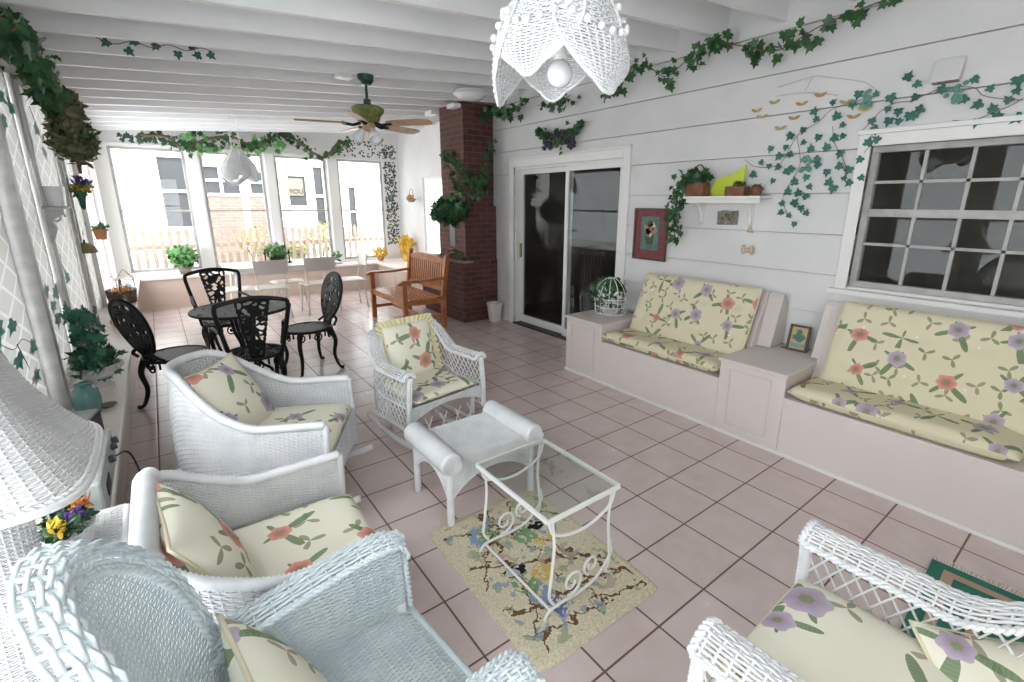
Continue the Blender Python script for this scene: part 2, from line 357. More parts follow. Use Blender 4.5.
def rug_mat():
    m = mat('hooked_wool_rug', rough=1.0, spec=.1); t = NT(m); P = t.obj(); x, y, z = t.xyz(P)
    n = t.noise(P, 4, 5, .6); nn = n[0]
    c = t.ramp(t.noise(P, 90, 2)[0], (.3, (.54, .48, .33)), (.7, (.72, .66, .50)))
    wx, wy, _ = t.xyz(t.vm('SCALE', t.vm('SUBTRACT', t.noise(P, 5, 4, .7)[1], (.5, .5, .5)), sc=.34))
    X, Y = t.m('ADD', x, wx), t.m('ADD', y, wy)
    X2, Y2 = t.m('ADD', x, t.m('MULTIPLY', wx, .35)), t.m('ADD', y, t.m('MULTIPLY', wy, .35))
    def line(a, b, cc, w): return t.m('LESS_THAN', t.m('ABSOLUTE', t.m('ADD', t.m('ADD', t.m('MULTIPLY', X, a), t.m('MULTIPLY', Y, b)), cc)), w)
    def blob(cx, cy, rx, ry, XX=X2, YY=Y2):
        a = t.m('DIVIDE', t.m('SUBTRACT', XX, cx), rx); b = t.m('DIVIDE', t.m('SUBTRACT', YY, cy), ry)
        return t.m('LESS_THAN', t.m('ADD', t.m('MULTIPLY', a, a), t.m('MULTIPLY', b, b)), 1.0)
    br = (.16, .085, .045)
    inner = t.m('LESS_THAN', t.m('MAXIMUM', t.m('DIVIDE', t.m('ABSOLUTE', x), .30), t.m('DIVIDE', t.m('ABSOLUTE', y), .43)), 1.0)
    for a, b, cc, w in ((.45, .9, .02, .011), (1, -.25, .14, .008), (.9, .45, -.12, .009), (.2, 1, .24, .009), (.3, 1, -.26, .009), (1, .1, -.02, .006), (.7, -.7, .2, .007), (.1, 1, .36, .007)):
        c = t.mix(t.m('MULTIPLY', line(a, b, cc, w), inner), c, br)
    sp = t.m('GREATER_THAN', t.noise(P, 19, 2)[0], .58)
    c = t.mix(t.m('MULTIPLY', t.m('MULTIPLY', sp, inner), .8), c, t.ramp(t.noise(P, 7, 1)[0], (.4, (.24, .30, .42)), (.5, (.30, .36, .20)), (.62, (.50, .36, .34))))
    for cx, cy, rx, ry, k in ((-.12, -.16, .045, .11, (.24, .34, .44)), (-.14, -.10, .05, .06, (.19, .34, .16)), (-.02, -.10, .055, .05, (.60, .42, .14)), (-.13, -.02, .05, .03, (.02, .02, .03)), (-.15, -.02, .03, .02, (.5, .52, .55)),
                              (.12, .08, .06, .05, (.60, .46, .14)), (.18, .14, .05, .045, (.22, .34, .50)), (.14, .17, .045, .025, (.02, .02, .03)), (.05, .15, .05, .05, (.2, .36, .18)), (-.15, .26, .05, .07, (.25, .36, .5)), (-.10, .25, .04, .05, (.2, .36, .16)), (-.10, -.28, .03, .05, (.14, .20, .40))):
        c = t.mix(t.m('MULTIPLY', blob(cx, cy, rx * 1.15, ry * 1.15), t.m('GREATER_THAN', t.noise(P, 42, 1)[0], .44)), c, k)
    t.col(c); t.bump(t.noise(P, 140, 2)[0], .9, .006)
    return m
M['rug'] = rug_mat()
# ================================================================ room shell
XL, XR, XF, YB, YF, YC = -3.55, .93, 1.2, 6.6, -4.6, 3.3       # left, right, far right, back, front walls; chimney back
zr = lambda x: 2.63 + .075 * (x + 3.25)                         # underside of the rafters
struct(MB().bx(XL - .2, XF + .2, YF - .2, YB + .1, -.1, 0), 'floor', M['tile'])
def ceil_quad(x0, x1, y0, y1, dz, th):
    m = MB(); p = []
    for z in (0, th):
        for x, y in ((x0, y0), (x1, y0), (x1, y1), (x0, y1)): p.append((x, y, zr(x) + dz + z))
    return m.add(p, np.array([[0, 3, 2, 1], [4, 5, 6, 7], [0, 1, 5, 4], [1, 2, 6, 5], [2, 3, 7, 6], [3, 0, 4, 7]]))
struct(ceil_quad(XL - .3, XF + .3, YF - .3, YB + .3, .24, .05), 'ceiling', M['ceiling'])
for k in range(-10, 14):
    y = .25 + .465 * k
    struct(ceil_quad(XL, XR if y < YC else XF, y - .022, y + .022, 0, .245), 'ceiling_beam', M['ceiling'])

def minus(a, b, holes):                                         # [a, b] without the holes
    out = []; c = a
    for h0, h1 in sorted(holes):
        if h0 > c: out.append((c, min(h0, b)))
        c = max(c, h1)
    if c < b: out.append((c, b))
    return out
# right wall: wide lap siding with a door opening and a window opening
DOOR = (.30, 2.18, 0, 2.10); WIN = (-3.34, -1.84, 1.09, 2.03)
m = MB(); edges = [0] + [.001 + .289 * i for i in range(1, 12)]
cuts = sorted(set([round(.289 * i, 4) for i in range(0, 12)] + [DOOR[3], WIN[2], WIN[3]]))
for i in range(11):
    z0, z1 = .289 * i, .289 * (i + 1)
    lv = sorted({z0, z1} | {z for z in (DOOR[3], WIN[2], WIN[3]) if z0 < z < z1})
    for a, b in zip(lv[:-1], lv[1:]):
        mid = (a + b) / 2; hs = []
        for y0, y1, q0, q1 in (DOOR, WIN):
            if q0 < mid < q1: hs.append((y0, y1))
        for y0, y1 in minus(YF, YC, hs):
            xa, xb = XR - .019 * (z1 - a) / .289, XR - .019 * (z1 - b) / .289; b = b - .005 if b == lv[-1] else b
            m.add([(xa, y0, a), (xa, y1, a), (xb, y0, b), (xb, y1, b), (XR + .04, y0, a), (XR + .04, y1, a), (XR + .04, y0, b), (XR + .04, y1, b)],
                  np.array([[0, 2, 3, 1], [4, 5, 7, 6], [0, 1, 5, 4], [2, 6, 7, 3], [0, 4, 6, 2], [1, 3, 7, 5]]))
for z0, z1, hs in ((0, WIN[2], [DOOR]), (WIN[2], WIN[3], [DOOR, WIN]), (WIN[3], DOOR[3], [DOOR]), (DOOR[3], 3.18, [])):
    for y0, y1 in minus(YF, YC, [h[:2] for h in hs]): m.bx(XR + .035, XR + .12, y0, y1, z0, z1)
struct(m, 'wall_right', M['white_wall'])
m = MB(); w6 = (4.72, 5.50, .62, 2.10)
m.bx(XF, XF + .12, YC - .1, YB, 0, w6[2]); m.bx(XF, XF + .12, YC - .1, YB, w6[3], 3.3)
for a, b in minus(YC - .1, YB, [w6[:2]]): m.bx(XF, XF + .12, a, b, w6[2], w6[3])
m.bx(XR, XF + .12, YC - .1, YC, 0, 3.3)
struct(m, 'wall_far_right', M['white_wall'])
# back wall with four window openings
BW = [(-3.34, -2.40), (-2.20, -1.28), (-1.10, -.23), (-.02, .86)]; BZ = (.54, 2.44)
m = MB(); m.bx(XL - .1, XF + .1, YB, YB + .12, -.1, BZ[0]); m.bx(XL - .1, XF + .1, YB, YB + .12, BZ[1], 3.4)
for a, b in minus(XL - .1, XF + .1, BW): m.bx(a, b, YB, YB + .12, BZ[0], BZ[1])
struct(m, 'wall_back', M['trim'])
# left wall: low wall, header, posts; unseen front wall behind the camera, its window added to light the room
LW = [(-2.95, -1.75), (-1.55, -.78), (-.70, .38), (.54, 1.34), (1.62, 2.74), (3.10, 3.92), (4.0, 6.2)]; LZ = (.54, 2.42)
m = MB(); m.bx(XL - .12, XL, YF, YB, 0, LZ[0]); m.bx(XL - .12, XL, YF, YB, LZ[1], 3.1)
for a, b in minus(YF, YB, LW): m.bx(XL - .12, XL, a, b, LZ[0], LZ[1])
struct(m, 'wall_left', M['trim'])
FW = [(-3.35, -2.05)]
m = MB(); m.bx(XL - .1, XR + .1, YF - .12, YF, 0, .54); m.bx(XL - .1, XR + .1, YF - .12, YF, 2.42, 3.3)
for a, b in minus(XL - .1, XR + .1, FW): m.bx(a, b, YF - .12, YF, .54, 2.42)
struct(m, 'wall_front', M['trim'])

NWIN = [0]
def window(axis, c, a, b, z0, z1, fr=.045, rail=None, grid=None, gm='glass', fm='trim', depth=.05, side=1, muntin=.018):
    """glazed window in the plane axis=c spanning a..b and z0..z1"""
    NWIN[0] += 1
    def B(m, u0, u1, w0, w1, t0, t1):
        return m.bx(c + t0, c + t1, u0, u1, w0, w1) if axis == 'x' else m.bx(u0, u1, c + t0, c + t1, w0, w1)
    t0, t1 = -depth / 2, depth / 2
    f = MB(); B(f, a, b, z0, z0 + fr, t0, t1); B(f, a, b, z1 - fr, z1, t0, t1); B(f, a, a + fr, z0 + fr, z1 - fr, t0, t1); B(f, b - fr, b, z0 + fr, z1 - fr, t0, t1)
    root = struct(f, f'window_{NWIN[0]}', M[fm], bevel=.004)
    if rail:
        r = MB(); B(r, a + fr, b - fr, rail[0], rail[1], t0 * .8, t1 * .8); r.build('meeting_rail', M[fm], root)['kind'] = 'structure'
    if grid:
        g = MB()
        for u in grid[0]: B(g, u - muntin / 2, u + muntin / 2, z0 + fr, z1 - fr, t0 * .5, t1 * .5)
        for w in grid[1]: B(g, a + fr, b - fr, w - muntin / 2, w + muntin / 2, t0 * .5, t1 * .5)
        g.build('muntins', M[fm], root)['kind'] = 'structure'
    g = MB(); B(g, a + fr, b - fr, z0 + fr, z1 - fr, -.003, .003); g.build('glass_pane', M[gm], root)['kind'] = 'structure'
    return root
for a, b in BW: window('y', YB + .05, a, b, BZ[0], BZ[1], .04, (1.478, 1.508), fm='old_frame')
window('x', XF + .05, *w6, .05, (1.33, 1.38), ([4.98, 5.24], [1.72, 1.0]))
W5 = window('x', XR + .05, WIN[0], WIN[1], WIN[2], WIN[3], .04, (1.575, 1.625), ([-1.905 - .2275 * i for i in range(1, 6)], [1.80, 1.39]), 'glass_door', 'old_frame', .06)
for a, b in LW: window('x', XL - .05, a, b, LZ[0], LZ[1], .05, (1.46, 1.50))
for a, b in FW: window('y', YF - .05, a, b, .54, 2.42, .05, (1.46, 1.50))
for a, b in BW: portal('daylight_portal', ((a + b) / 2, YB + .2, 1.49), (math.radians(-90), 0, 0), b - a, 1.9)
for a, b in LW: portal('daylight_portal', (XL - .2, (a + b) / 2, 1.48), (0, math.radians(-90), 0), 1.88, b - a)
for a, b in FW: portal('daylight_portal', ((a + b) / 2, YF - .2, 1.48), (math.radians(90), 0, 0), b - a, 1.88)
portal('daylight_portal', (XF + .2, 5.1, 1.36), (0, math.radians(90), 0), 1.5, .8)
# casing of the right window, casing of the door
m = MB(); x0, x1 = XR - .028, XR + .02
y0, y1, z0, z1 = WIN; c = .075
m.bx(x0, x1, y1, y1 + c, z0 - .02, z1 + c); m.bx(x0, x1, y0 - c, y0, z0 - .02, z1 + c); m.bx(x0, x1, y0, y1, z1, z1 + c)
m.bx(x0 - .012, x1, y0 - c - .01, y1 + c + .01, z1 + c, z1 + c + .03)
m.bx(x0 - .045, x1 + .03, y0 - c - .03, y1 + c + .03, z0 - .055, z0 - .02); m.bx(x0 + .008, x1, y0 - c, y1 + c, z0 - .13, z0 - .055)
struct(m, 'trim_1', M['trim'], bevel=.004)
m = MB(); y0, y1, z0, z1 = DOOR; c = .09
m.bx(x0, x1, y1, y1 + c, 0, z1 + c); m.bx(x0, x1, y0 - c, y0, 0, z1 + c); m.bx(x0, x1, y0, y1, z1, z1 + c); m.bx(x0 - .01, x1, y0 - c, y1 + c, z1 + c, z1 + c + .025)
struct(m, 'trim_2', M['trim'], bevel=.004)
# sliding glass door
def frame(m, x0, x1, a, b, z0, z1, s, bot=None):
    bot = bot or s; m.bx(x0, x1, a, b, z1 - s, z1); m.bx(x0, x1, a, b, z0, z0 + bot); m.bx(x0, x1, a, a + s, z0 + bot, z1 - s); m.bx(x0, x1, b - s, b, z0 + bot, z1 - s); return m
m = MB(); m.bx(XR + .0, XR + .12, y0, y1, z1 - .03, z1); m.bx(XR, XR + .12, y0, y0 + .02, 0, z1 - .03); m.bx(XR, XR + .12, y1 - .03, y1, 0, z1 - .03)
D = struct(m, 'door_1', M['trim'])
t = MB().bx(XR - .035, XR + .12, y0, y1, 0, .022).build('threshold', M['glass_dark_frame'], D)
p = frame(MB(), XR + .07, XR + .105, 1.16, 2.15, .025, 2.07, .055, .10).build('sliding_panel', M['trim'], D, bevel=.003)
MB().bx(XR + .084, XR + .09, 1.215, 2.095, .125, 2.015).build('glass_pane', M['glass_door'], p)
MB().bx(XR + .045, XR + .07, 2.105, 2.135, .93, 1.12).build('pull_handle', M['brass'], p, bevel=.004)
p = frame(MB(), XR + .02, XR + .055, .32, 1.21, .025, 2.07, .055, .10).build('fixed_panel', M['trim'], D, bevel=.003)
MB().bx(XR + .034, XR + .04, .375, 1.155, .125, 2.015).build('glass_pane', M['glass_door'], p)
for o in D.children_recursive: o['kind'] = 'structure'
# dark room behind the door and the window
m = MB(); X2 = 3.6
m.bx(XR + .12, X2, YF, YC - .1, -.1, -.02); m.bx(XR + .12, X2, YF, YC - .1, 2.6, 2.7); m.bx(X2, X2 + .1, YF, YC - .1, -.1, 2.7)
m.bx(XR + .12, X2, YC - .2, YC - .1, -.1, 2.6); m.bx(XR + .12, X2, YF - .1, YF, -.1, 1.2); m.bx(XR + .12, X2, YF - .1, YF, 1.7, 2.6)  # gap in the unseen end wall, added to let daylight into this room
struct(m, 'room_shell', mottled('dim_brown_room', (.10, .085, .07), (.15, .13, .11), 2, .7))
t = thing('chest_of_drawers', 'dark red-brown chest of drawers standing indoors behind the sliding glass door', 'chest of drawers', (2.2, .55, -.02))
MB().bx(-.25, .25, -.45, .45, 0, .95).build('body', M['dark_wood'], t, bevel=.006); MB().bx(-.28, .28, -.48, .48, .95, .98).build('top', M['dark_wood'], t, bevel=.006)
for i in range(3):
    d = MB().bx(-.275, -.25, -.42, .42, .07 + .29 * i, .33 + .29 * i).build('drawer', M['dark_wood'], t, bevel=.004)
    for s in (-.22, .22): MB().ball((-.285, s, .2 + .29 * i), .016).build('knob', M['brass'], d)
t = thing('spindle_chair', 'dark spindle-back chair indoors behind the left glass panel', 'chair', (1.9, 1.85, -.02), 180)
MB().bx(-.21, .21, -.21, .21, .43, .47).build('seat', M['dark_wood'], t, bevel=.01)
for sx in (-.18, .18):
    for sy in (-.18, .18): MB().tube([(sx, sy, 0), (sx * .9, sy * .9, .43)], .018).build('leg', M['dark_wood'], t)
m = MB().bx(-.22, -.19, -.22, .22, .92, .99)
for i in range(7): m.tube([(-.19, -.19 + i * .063, .47), (-.205, -.2 + i * .067, .93)], .01, 6)
m.build('backrest', M['dark_wood'], t)

# ledges along the left, back and far right walls
m = MB().bx(XL, -3.24, -1.0, YB, .462, .5); struct(m, 'ledge_left', M['ledge_top'], 'cream window ledge along the left wall', bevel=.006)
struct(MB().bx(-3.33, -3.31, -1.0, YB - .5, 0, .462), 'ledge_front_left', M['bench_paint'])
struct(MB().bx(-3.235, 1.2, 6.08, YB, .462, .5), 'ledge_back', M['ledge_top'], 'cream window ledge along the back windows', bevel=.006)
m = MB().bx(-3.31, .5, 6.12, 6.14, 0, .462); m.bx(-3.31, .5, 6.108, 6.12, 0, .06); m.bx(-.62, -.6, 6.112, 6.12, .06, .462); struct(m, 'ledge_front_back', M['tan_panel'])
struct(MB().bx(.43, XF, 4.1, 6.079, .462, .5), 'ledge_far_right', M['ledge_top'], 'cream ledge along the far right wall', bevel=.006)
m = MB().bx(.47, .49, 4.15, 6.14, 0, .462); m.bx(.462, .47, 5.3, 5.31, 0, .462); m.bx(.462, .47, 4.7, 4.71, 0, .462); m.bx(.455, .47, 4.15, 6.12, 0, .06); struct(m, 'ledge_front_far_right', M['tan_panel'])
# left wall panels of trellis print between grey frame strips
for y0, y1 in ((-.72, .36), (.54, 1.34), (1.62, 2.74), (3.10, 3.94)):
    struct(MB().grid(np.array([[[XL + .012 + .003 * math.sin(9 * y), y, z] for z in (.50, 2.41)] for y in np.linspace(y0, y1, 24)])), 'trellis_panel', M['trellis'], smooth=True)
for y, w, x, k in ((.45, .085, .075, 'old_frame'), (1.37, .03, .03, 'trim'), (1.58, .035, .035, 'trim'), (1.48, .10, .02, 'trim'), (2.78, .04, .045, 'old_frame'), (2.94, .22, .025, 'trim'), (3.06, .04, .04, 'trim'), (3.97, .06, .05, 'trim'), (6.25, .08, .05, 'trim'), (-.735, .05, .05, 'old_frame')):
    struct(MB().bx(XL, XL + x, y - w / 2, y + w / 2, .50, 2.44), 'frame_strip', M[k])
struct(MB().bx(XL, XL + .09, YF, YB, 2.40, 2.56), 'header_left', M['old_frame'])
# back wall boards: window posts and the header trim
m = MB(); m.bx(XL, XF, YB - .03, YB, 2.44, 2.49); m.bx(XL, XF, YB - .045, YB, .5, .54); struct(m, 'trim_3', M['trim'])
for a, b in ((-2.40, -2.20), (-1.28, -1.10), (-.23, -.02)): struct(MB().bx(a + .02, b - .02, YB - .05, YB, .54, 2.46), 'window_post', M['trim'], bevel=.006)

# ================================================================ outside
struct(MB().bx(-14, 14, YB + .15, 24, -.35, -.3), 'ground', M['snow'])
t = thing('neighbour_house', 'white clapboard house with grey-paned windows and glazed door beyond the fence', 'house', (0, 10.5, -.3))
m = MB().bx(-7, 6.5, 0, 3, 0, 3.6); m.build('wall', M['ext_white'], t)
MB().prism([(-7.4, 3.6), (6.9, 3.6), (5.5, 5.2), (-6, 5.2)], -.3, 3.3, axis=1).build('roof', mat('grey_shingle', (.4, .4, .41), .9), t)
def ext_win(x0, x1, z0, z1, rows, cols):
    f = frame(MB(), 0, 0, 0, 0, 0, 0, .01); f = MB(); s = .06
    f.bx(x0 - s, x1 + s, -.07, 0, z0 - s, z0); f.bx(x0 - s, x1 + s, -.07, 0, z1, z1 + s); f.bx(x0 - s, x0, -.07, 0, z0, z1); f.bx(x1, x1 + s, -.07, 0, z0, z1)
    for r in rows: f.bx(x0, x1, -.06, -.02, r - .03, r + .03)
    for c in cols: f.bx(c - .03, c + .03, -.06, -.02, z0, z1)
    w = f.build('window', M['ext_white'], t); MB().bx(x0, x1, -.03, -.005, z0, z1).build('window_glass', M['ext_pane'], w)
zz = .3
ext_win(-2.70, -2.2, 1.08 + zz, 2.58 + zz, [1.86 + zz], [])
ext_win(-1.86, -1.18, 1.83 + zz, 2.42 + zz, [2.12 + zz], [-1.55]); ext_win(-.95, -.66, 1.84 + zz, 2.34 + zz, [2.1 + zz], [])
ext_win(.52, .74, 1.0 + zz, 2.52 + zz, [1.8 + zz], []); ext_win(1.38, 1.56, .7 + zz, 2.04 + zz, [1.4 + zz], [])
for x0, x1 in ((-1.86, -1.17), (-1.0, -.42)): MB().bx(x0, x1, -.04, 0, .3, 1.76 + zz).build('brick_panel', M['brick_ext'], t)
d = frame(MB(), -.08, -.02, -.30, .46, .1, 2.5 + zz, .17, .8)
m = MB(); m.bx(-.32, .47, -.09, -.02, .1, 1.55 + zz); m.bx(-.32, .47, -.09, -.02, 2.28 + zz, 2.6 + zz); m.bx(-.32, -.11, -.09, -.02, 1.55 + zz, 2.28 + zz); m.bx(.30, .47, -.09, -.02, 1.55 + zz, 2.28 + zz)
d = m.build('door', M['ext_white'], t); MB().bx(-.11, .30, -.06, -.03, 1.55 + zz, 2.28 + zz).build('door_glass', M['ext_pane'], d)
MB().bx(-.10, .24, -.085, -.065, 1.80 + zz, 2.22 + zz).build('door_sign', mat('tan_sign_board', (.16, .15, .12), .6), d)
fc = bpy.data.curves.new('sign_lettering', 'FONT'); fc.body = 'YOU'; fc.size = .16; fc.extrude = .004; fc.align_x = 'CENTER'
fo = bpy.data.objects.new('sign_lettering', fc); COL.objects.link(fo); fo.parent = d; fo.location = (.06, -.092, 1.85 + zz); fo.rotation_euler = (PI / 2, 0, 0); fc.materials.append(M['dark_grey']); bpy.context.view_layer.update()
me = bpy.data.meshes.new_from_object(fo.evaluated_get(bpy.context.evaluated_depsgraph_get())); mo = bpy.data.objects.new('lettering', me); COL.objects.link(mo); mo.parent = d; mo.location = fo.location; mo.rotation_euler = fo.rotation_euler; bpy.data.objects.remove(fo); me.materials.clear(); me.materials.append(M['black'])
t = thing('picket_fence', 'weathered pinkish picket fence outside the back windows', 'fence', (0, 8.3, -.3))
MB().bx(-6, 4, .012, .05, .45, .53).bx(-6, 4, .012, .05, 1.05, 1.13).build('rail', M['fence'], t)
for i in range(54):
    x = -5.3 + i * .135; MB().prism([(x - .035, .0), (x + .035, 0), (x + .035, 1.30), (x + .048, 1.36), (x, 1.45), (x - .048, 1.36), (x - .035, 1.30)], -.012, .01, axis=1).build('picket', M['fence'], t)

IVY = np.array([(0, -.05), (.22, -.18), (.52, -.02), (.36, .20), (.50, .48), (.20, .52), (0, 1.0), (-.20, .52), (-.50, .48), (-.36, .20), (-.52, -.02), (-.22, -.18)])
OVAL = np.array([(0, -.1), (.16, .1), (.24, .4), (.16, .75), (0, 1.0), (-.16, .75), (-.24, .4), (-.16, .1)])
def leaves(mb, P, Nn, U, S, shape=IVY, fold=.18):
    """leaf blades at P with normals Nn, tips along U, length S"""
    P, Nn, U = (np.asarray(a, float) for a in (P, Nn, U)); S = np.broadcast_to(np.asarray(S, float), (len(P),))
    Nn = Nn / (np.linalg.norm(Nn, axis=1)[:, None] + 1e-9); U = U - Nn * (U * Nn).sum(1)[:, None]; U /= np.linalg.norm(U, axis=1)[:, None] + 1e-9
    X = np.cross(U, Nn); k = len(shape)
    q = np.vstack([shape, [(0, .3)]]); z = np.append(-fold * np.abs(shape[:, 0]) - .12 * fold * shape[:, 1], .02)
    V = P[:, None] + S[:, None, None] * (q[None, :, 0:1] * X[:, None] + q[None, :, 1:2] * U[:, None] + z[None, :, None] * Nn[:, None])
    i = np.arange(k); f = np.stack([i, np.roll(i, -1), np.full(k, k)], -1)
    F = (f[None] + (np.arange(len(P)) * (k + 1))[:, None, None]).reshape(-1, 3)
    return mb.add(V.reshape(-1, 3), F)
def rnd(n, s=1.0): return RNG.normal(size=(n, 3)) * s
def poly(pts, n):
    """smooth resampled polyline (Catmull-Rom)"""
    P = np.asarray(pts, float); P = np.vstack([2 * P[0] - P[1], P, 2 * P[-1] - P[-2]]); m = len(P) - 3
    t = np.linspace(0, m - 1e-6, n); i = t.astype(int); f = (t - i)[:, None]
    a, b, c, d = P[i], P[i + 1], P[i + 2], P[i + 3]
    return .5 * (2 * b + (c - a) * f + (2 * a - 5 * b + 4 * c - d) * f ** 2 + (3 * b - a - 3 * c + d) * f ** 3)
def garland(name, label, cat, pts, nl, size, spread, m='leaf', face=(0, -1, .2), down=1.0, r=.008, shape=IVY, parent=None, clumps=0):
    C = poly(pts, 60); st = MB().tube(C, r, 6)
    root = parent or thing(name, label, cat, (0, 0, 0))
    st.build('stem', M['stem'], root, smooth=True)
    i = RNG.integers(0, 60, nl) if not clumps else np.clip((RNG.choice(np.linspace(5, 55, clumps), nl) + RNG.normal(size=nl) * 3.2).astype(int), 0, 59)
    P = C[i] + rnd(nl, spread)
    Nn = np.array(face, float) + rnd(nl, .5); U = np.array([0, 0, -down]) + rnd(nl, .6)
    leaves(MB(), P, Nn, U, size * RNG.uniform(.6, 1.3, nl), shape).build('foliage', M[m], root, smooth=True)
    return root
def bush(root, c, r, n, s, m, shape=OVAL, name='foliage'):
    d = rnd(n); d /= np.linalg.norm(d, axis=1)[:, None]; P = np.array(c) + d * np.array(r) * RNG.uniform(.55, 1, n)[:, None]
    leaves(MB(), P, d + rnd(n, .5), np.array([0, 0, .4]) + d + rnd(n, .6), s * RNG.uniform(.6, 1.3, n), shape).build(name, M[m], root, smooth=True)
for x, y, r, h, lb in ((-1.1, 9.4, .45, .8, 'yellow-green shrub outside the second back window, behind the fence'), (.3, 9.4, .5, .85, 'yellow-green shrub outside in front of the neighbouring glazed door'), (-.42, 8.85, .28, .6, 'small yellow-green shrub outside between two larger shrubs')):
    t = thing('garden_shrub', lb, 'shrub', (x, y, -.3)); MB().tube([(0, 0, 0), (.02, 0, h)], .02, 6).tube([(0, 0, .2), (.2, 0, h + .2)], .012, 6).tube([(0, 0, .2), (-.22, .05, h + .1)], .012, 6).build('trunk', M['stem'], t)
    bush(t, (0, 0, h + .25), (r, .35, r * .8), 420, .10, 'bush')
# ================================================================ wicker kit
def surf_frame(S, U, V, e=1e-3):
    P = S(U, V); du = S(np.clip(U + e, 0, 1), V) - S(np.clip(U - e, 0, 1), V); dv = S(U, np.clip(V + e, 0, 1)) - S(U, np.clip(V - e, 0, 1))
    du /= np.linalg.norm(du, axis=-1, keepdims=True) + 1e-12; n = np.cross(du, dv); n /= np.linalg.norm(n, axis=-1, keepdims=True) + 1e-12
    return P, du, np.cross(n, du), n
def weave(mb, S, nwarp, nweft, rw, rs, amp=None, warps=True, u0=0, u1=1, v0=0, v1=1):
    """woven panel on the surface S(u, v): wefts run along u over and under the warps"""
    amp = rw if amp is None else amp
    u = np.linspace(u0, u1, 2 * nwarp + 1); v = v0 + (np.arange(nweft) + .5) / nweft * (v1 - v0)
    U, V = np.meshgrid(u, v); P, du, dv, n = surf_frame(S, U, V)
    i = np.arange(2 * nwarp + 1); k = np.arange(nweft)
    off = amp * np.sin(i * PI / 2)[None, :] * np.where(k % 2, 1, -1)[:, None]
    mb.strands(P + off[..., None] * n, n, dv, rw)
    if warps:
        uw = u[1::2]; vv = np.linspace(v0, v1, max(6, nweft // 3)); U, V = np.meshgrid(uw, vv, indexing='ij'); P, du, dv, n = surf_frame(S, U, V)
        mb.strands(P, n, du, rs)
    return mb
def lattice(mb, S, nl, r, dt, u0=0, u1=1, v0=0, v1=1, hoops=0):
    for sgn in (1, -1):
        t0 = np.linspace(u0 - dt, u1 + dt, nl); s = np.linspace(0, 1, 14)
        for a in t0:
            U = a + sgn * dt * s; ok = (U >= u0) & (U <= u1)
            if ok.sum() < 3: continue
            U = U[ok][None]; V = (v0 + (v1 - v0) * s[ok])[None]; P, du, dv, n = surf_frame(S, U, V)
            mb.strands(P + sgn * r * .7 * n, n, du, r, 5)
    return mb
def wrapped(mb, pts, r, pitch=.007, sides=12, depth=.22):
    """cane-wrapped tube: ridged along its length"""
    P = np.asarray(pts, float); L = np.r_[0, np.cumsum(np.linalg.norm(np.diff(P, axis=0), axis=1))]; n = max(8, int(L[-1] / pitch * 2))
    q = np.linspace(0, L[-1], n); P = np.stack([np.interp(q, L, P[:, i]) for i in range(3)], -1)
    rr = r * (1 - depth * (np.arange(n) % 2)); rr[[0, -1]] *= .6
    return mb.tube(P, rr, sides)
def braid(mb, pts, r, w, pitch=.05, nrm=None):
    """three-strand plait along pts"""
    P = np.asarray(pts, float); L = np.r_[0, np.cumsum(np.linalg.norm(np.diff(P, axis=0), axis=1))]; n = max(16, int(L[-1] / pitch * 10))
    q = np.linspace(0, L[-1], n); P = np.stack([np.interp(q, L, P[:, i]) for i in range(3)], -1); T = np.gradient(P, axis=0); T /= np.linalg.norm(T, axis=1)[:, None] + 1e-9
    N = np.broadcast_to(np.array(nrm if nrm is not None else (0, 0, 1.)), P.shape); N = N - T * (N * T).sum(1)[:, None]; N /= np.linalg.norm(N, axis=1)[:, None] + 1e-9; B = np.cross(T, N)
    for k in range(3):
        ph = q / pitch * 2 * PI + k * 2 * PI / 3
        mb.tube(P + (w * np.sin(ph))[:, None] * B + (r * .8 * np.sin(2 * ph))[:, None] * N, r, 6)
    return mb
def uplan(w, d, R, n=400, front=0.0):
    """U in plan, open at +x: from the +y arm front round the back to the -y arm front"""
    pts = [(d / 2, w / 2)]; a = np.linspace(PI / 2, PI, 24)
    pts += [(-d / 2 + R + R * math.cos(t), w / 2 - R + R * math.sin(t)) for t in a]
    pts += [(x, -y) for x, y in pts[::-1]]
    P = np.array(pts); L = np.r_[0, np.cumsum(np.linalg.norm(np.diff(P, axis=0), axis=1))]; q = np.linspace(0, L[-1], n)
    return np.stack([np.interp(q, L, P[:, 0]), np.interp(q, L, P[:, 1])], -1), L[-1]
def shell(w, d, R, zb, ztop, flare=0.0, lean=0.0, zs=.38):
    P2, L = uplan(w, d, R); n = len(P2); T = np.gradient(P2, axis=0); T /= np.linalg.norm(T, axis=1)[:, None] + 1e-9; N2 = np.stack([-T[:, 1], T[:, 0]], -1); N2 = np.stack([N2[:, 0], N2[:, 1]], -1)
    q = np.linspace(0, 1, n)
    for _ in range(12): N2 = np.vstack([N2[:1], (N2[:-2] + N2[1:-1] + N2[2:]) / 3, N2[-1:]])
    def S(t, h):
        x = np.interp(t, q, P2[:, 0]); y = np.interp(t, q, P2[:, 1]); nx = -np.interp(t, q, N2[:, 0]); ny = -np.interp(t, q, N2[:, 1])
        z = zb + h * (ztop(t) - zb); f = flare * np.maximum(z - zs, 0) ** 1.2; bk = np.clip((d * .25 - x) / (d * .75), 0, 1)
        return np.stack([x - nx * f * 1.0 - lean * np.maximum(z - zs, 0) * bk, y - ny * f, z], -1)
    return S, L
def prof(za, zb_, p=2.0, shoulder=.30, wid=.18):
    """arm height za rising to back height zb_ across the shoulders"""
    def f(t):
        d = np.abs(np.asarray(t) - .5); s = np.clip((shoulder - d) / wid, 0, 1); return za + (zb_ - za) * (s * s * (3 - 2 * s)) ** (p / 2)
    return f
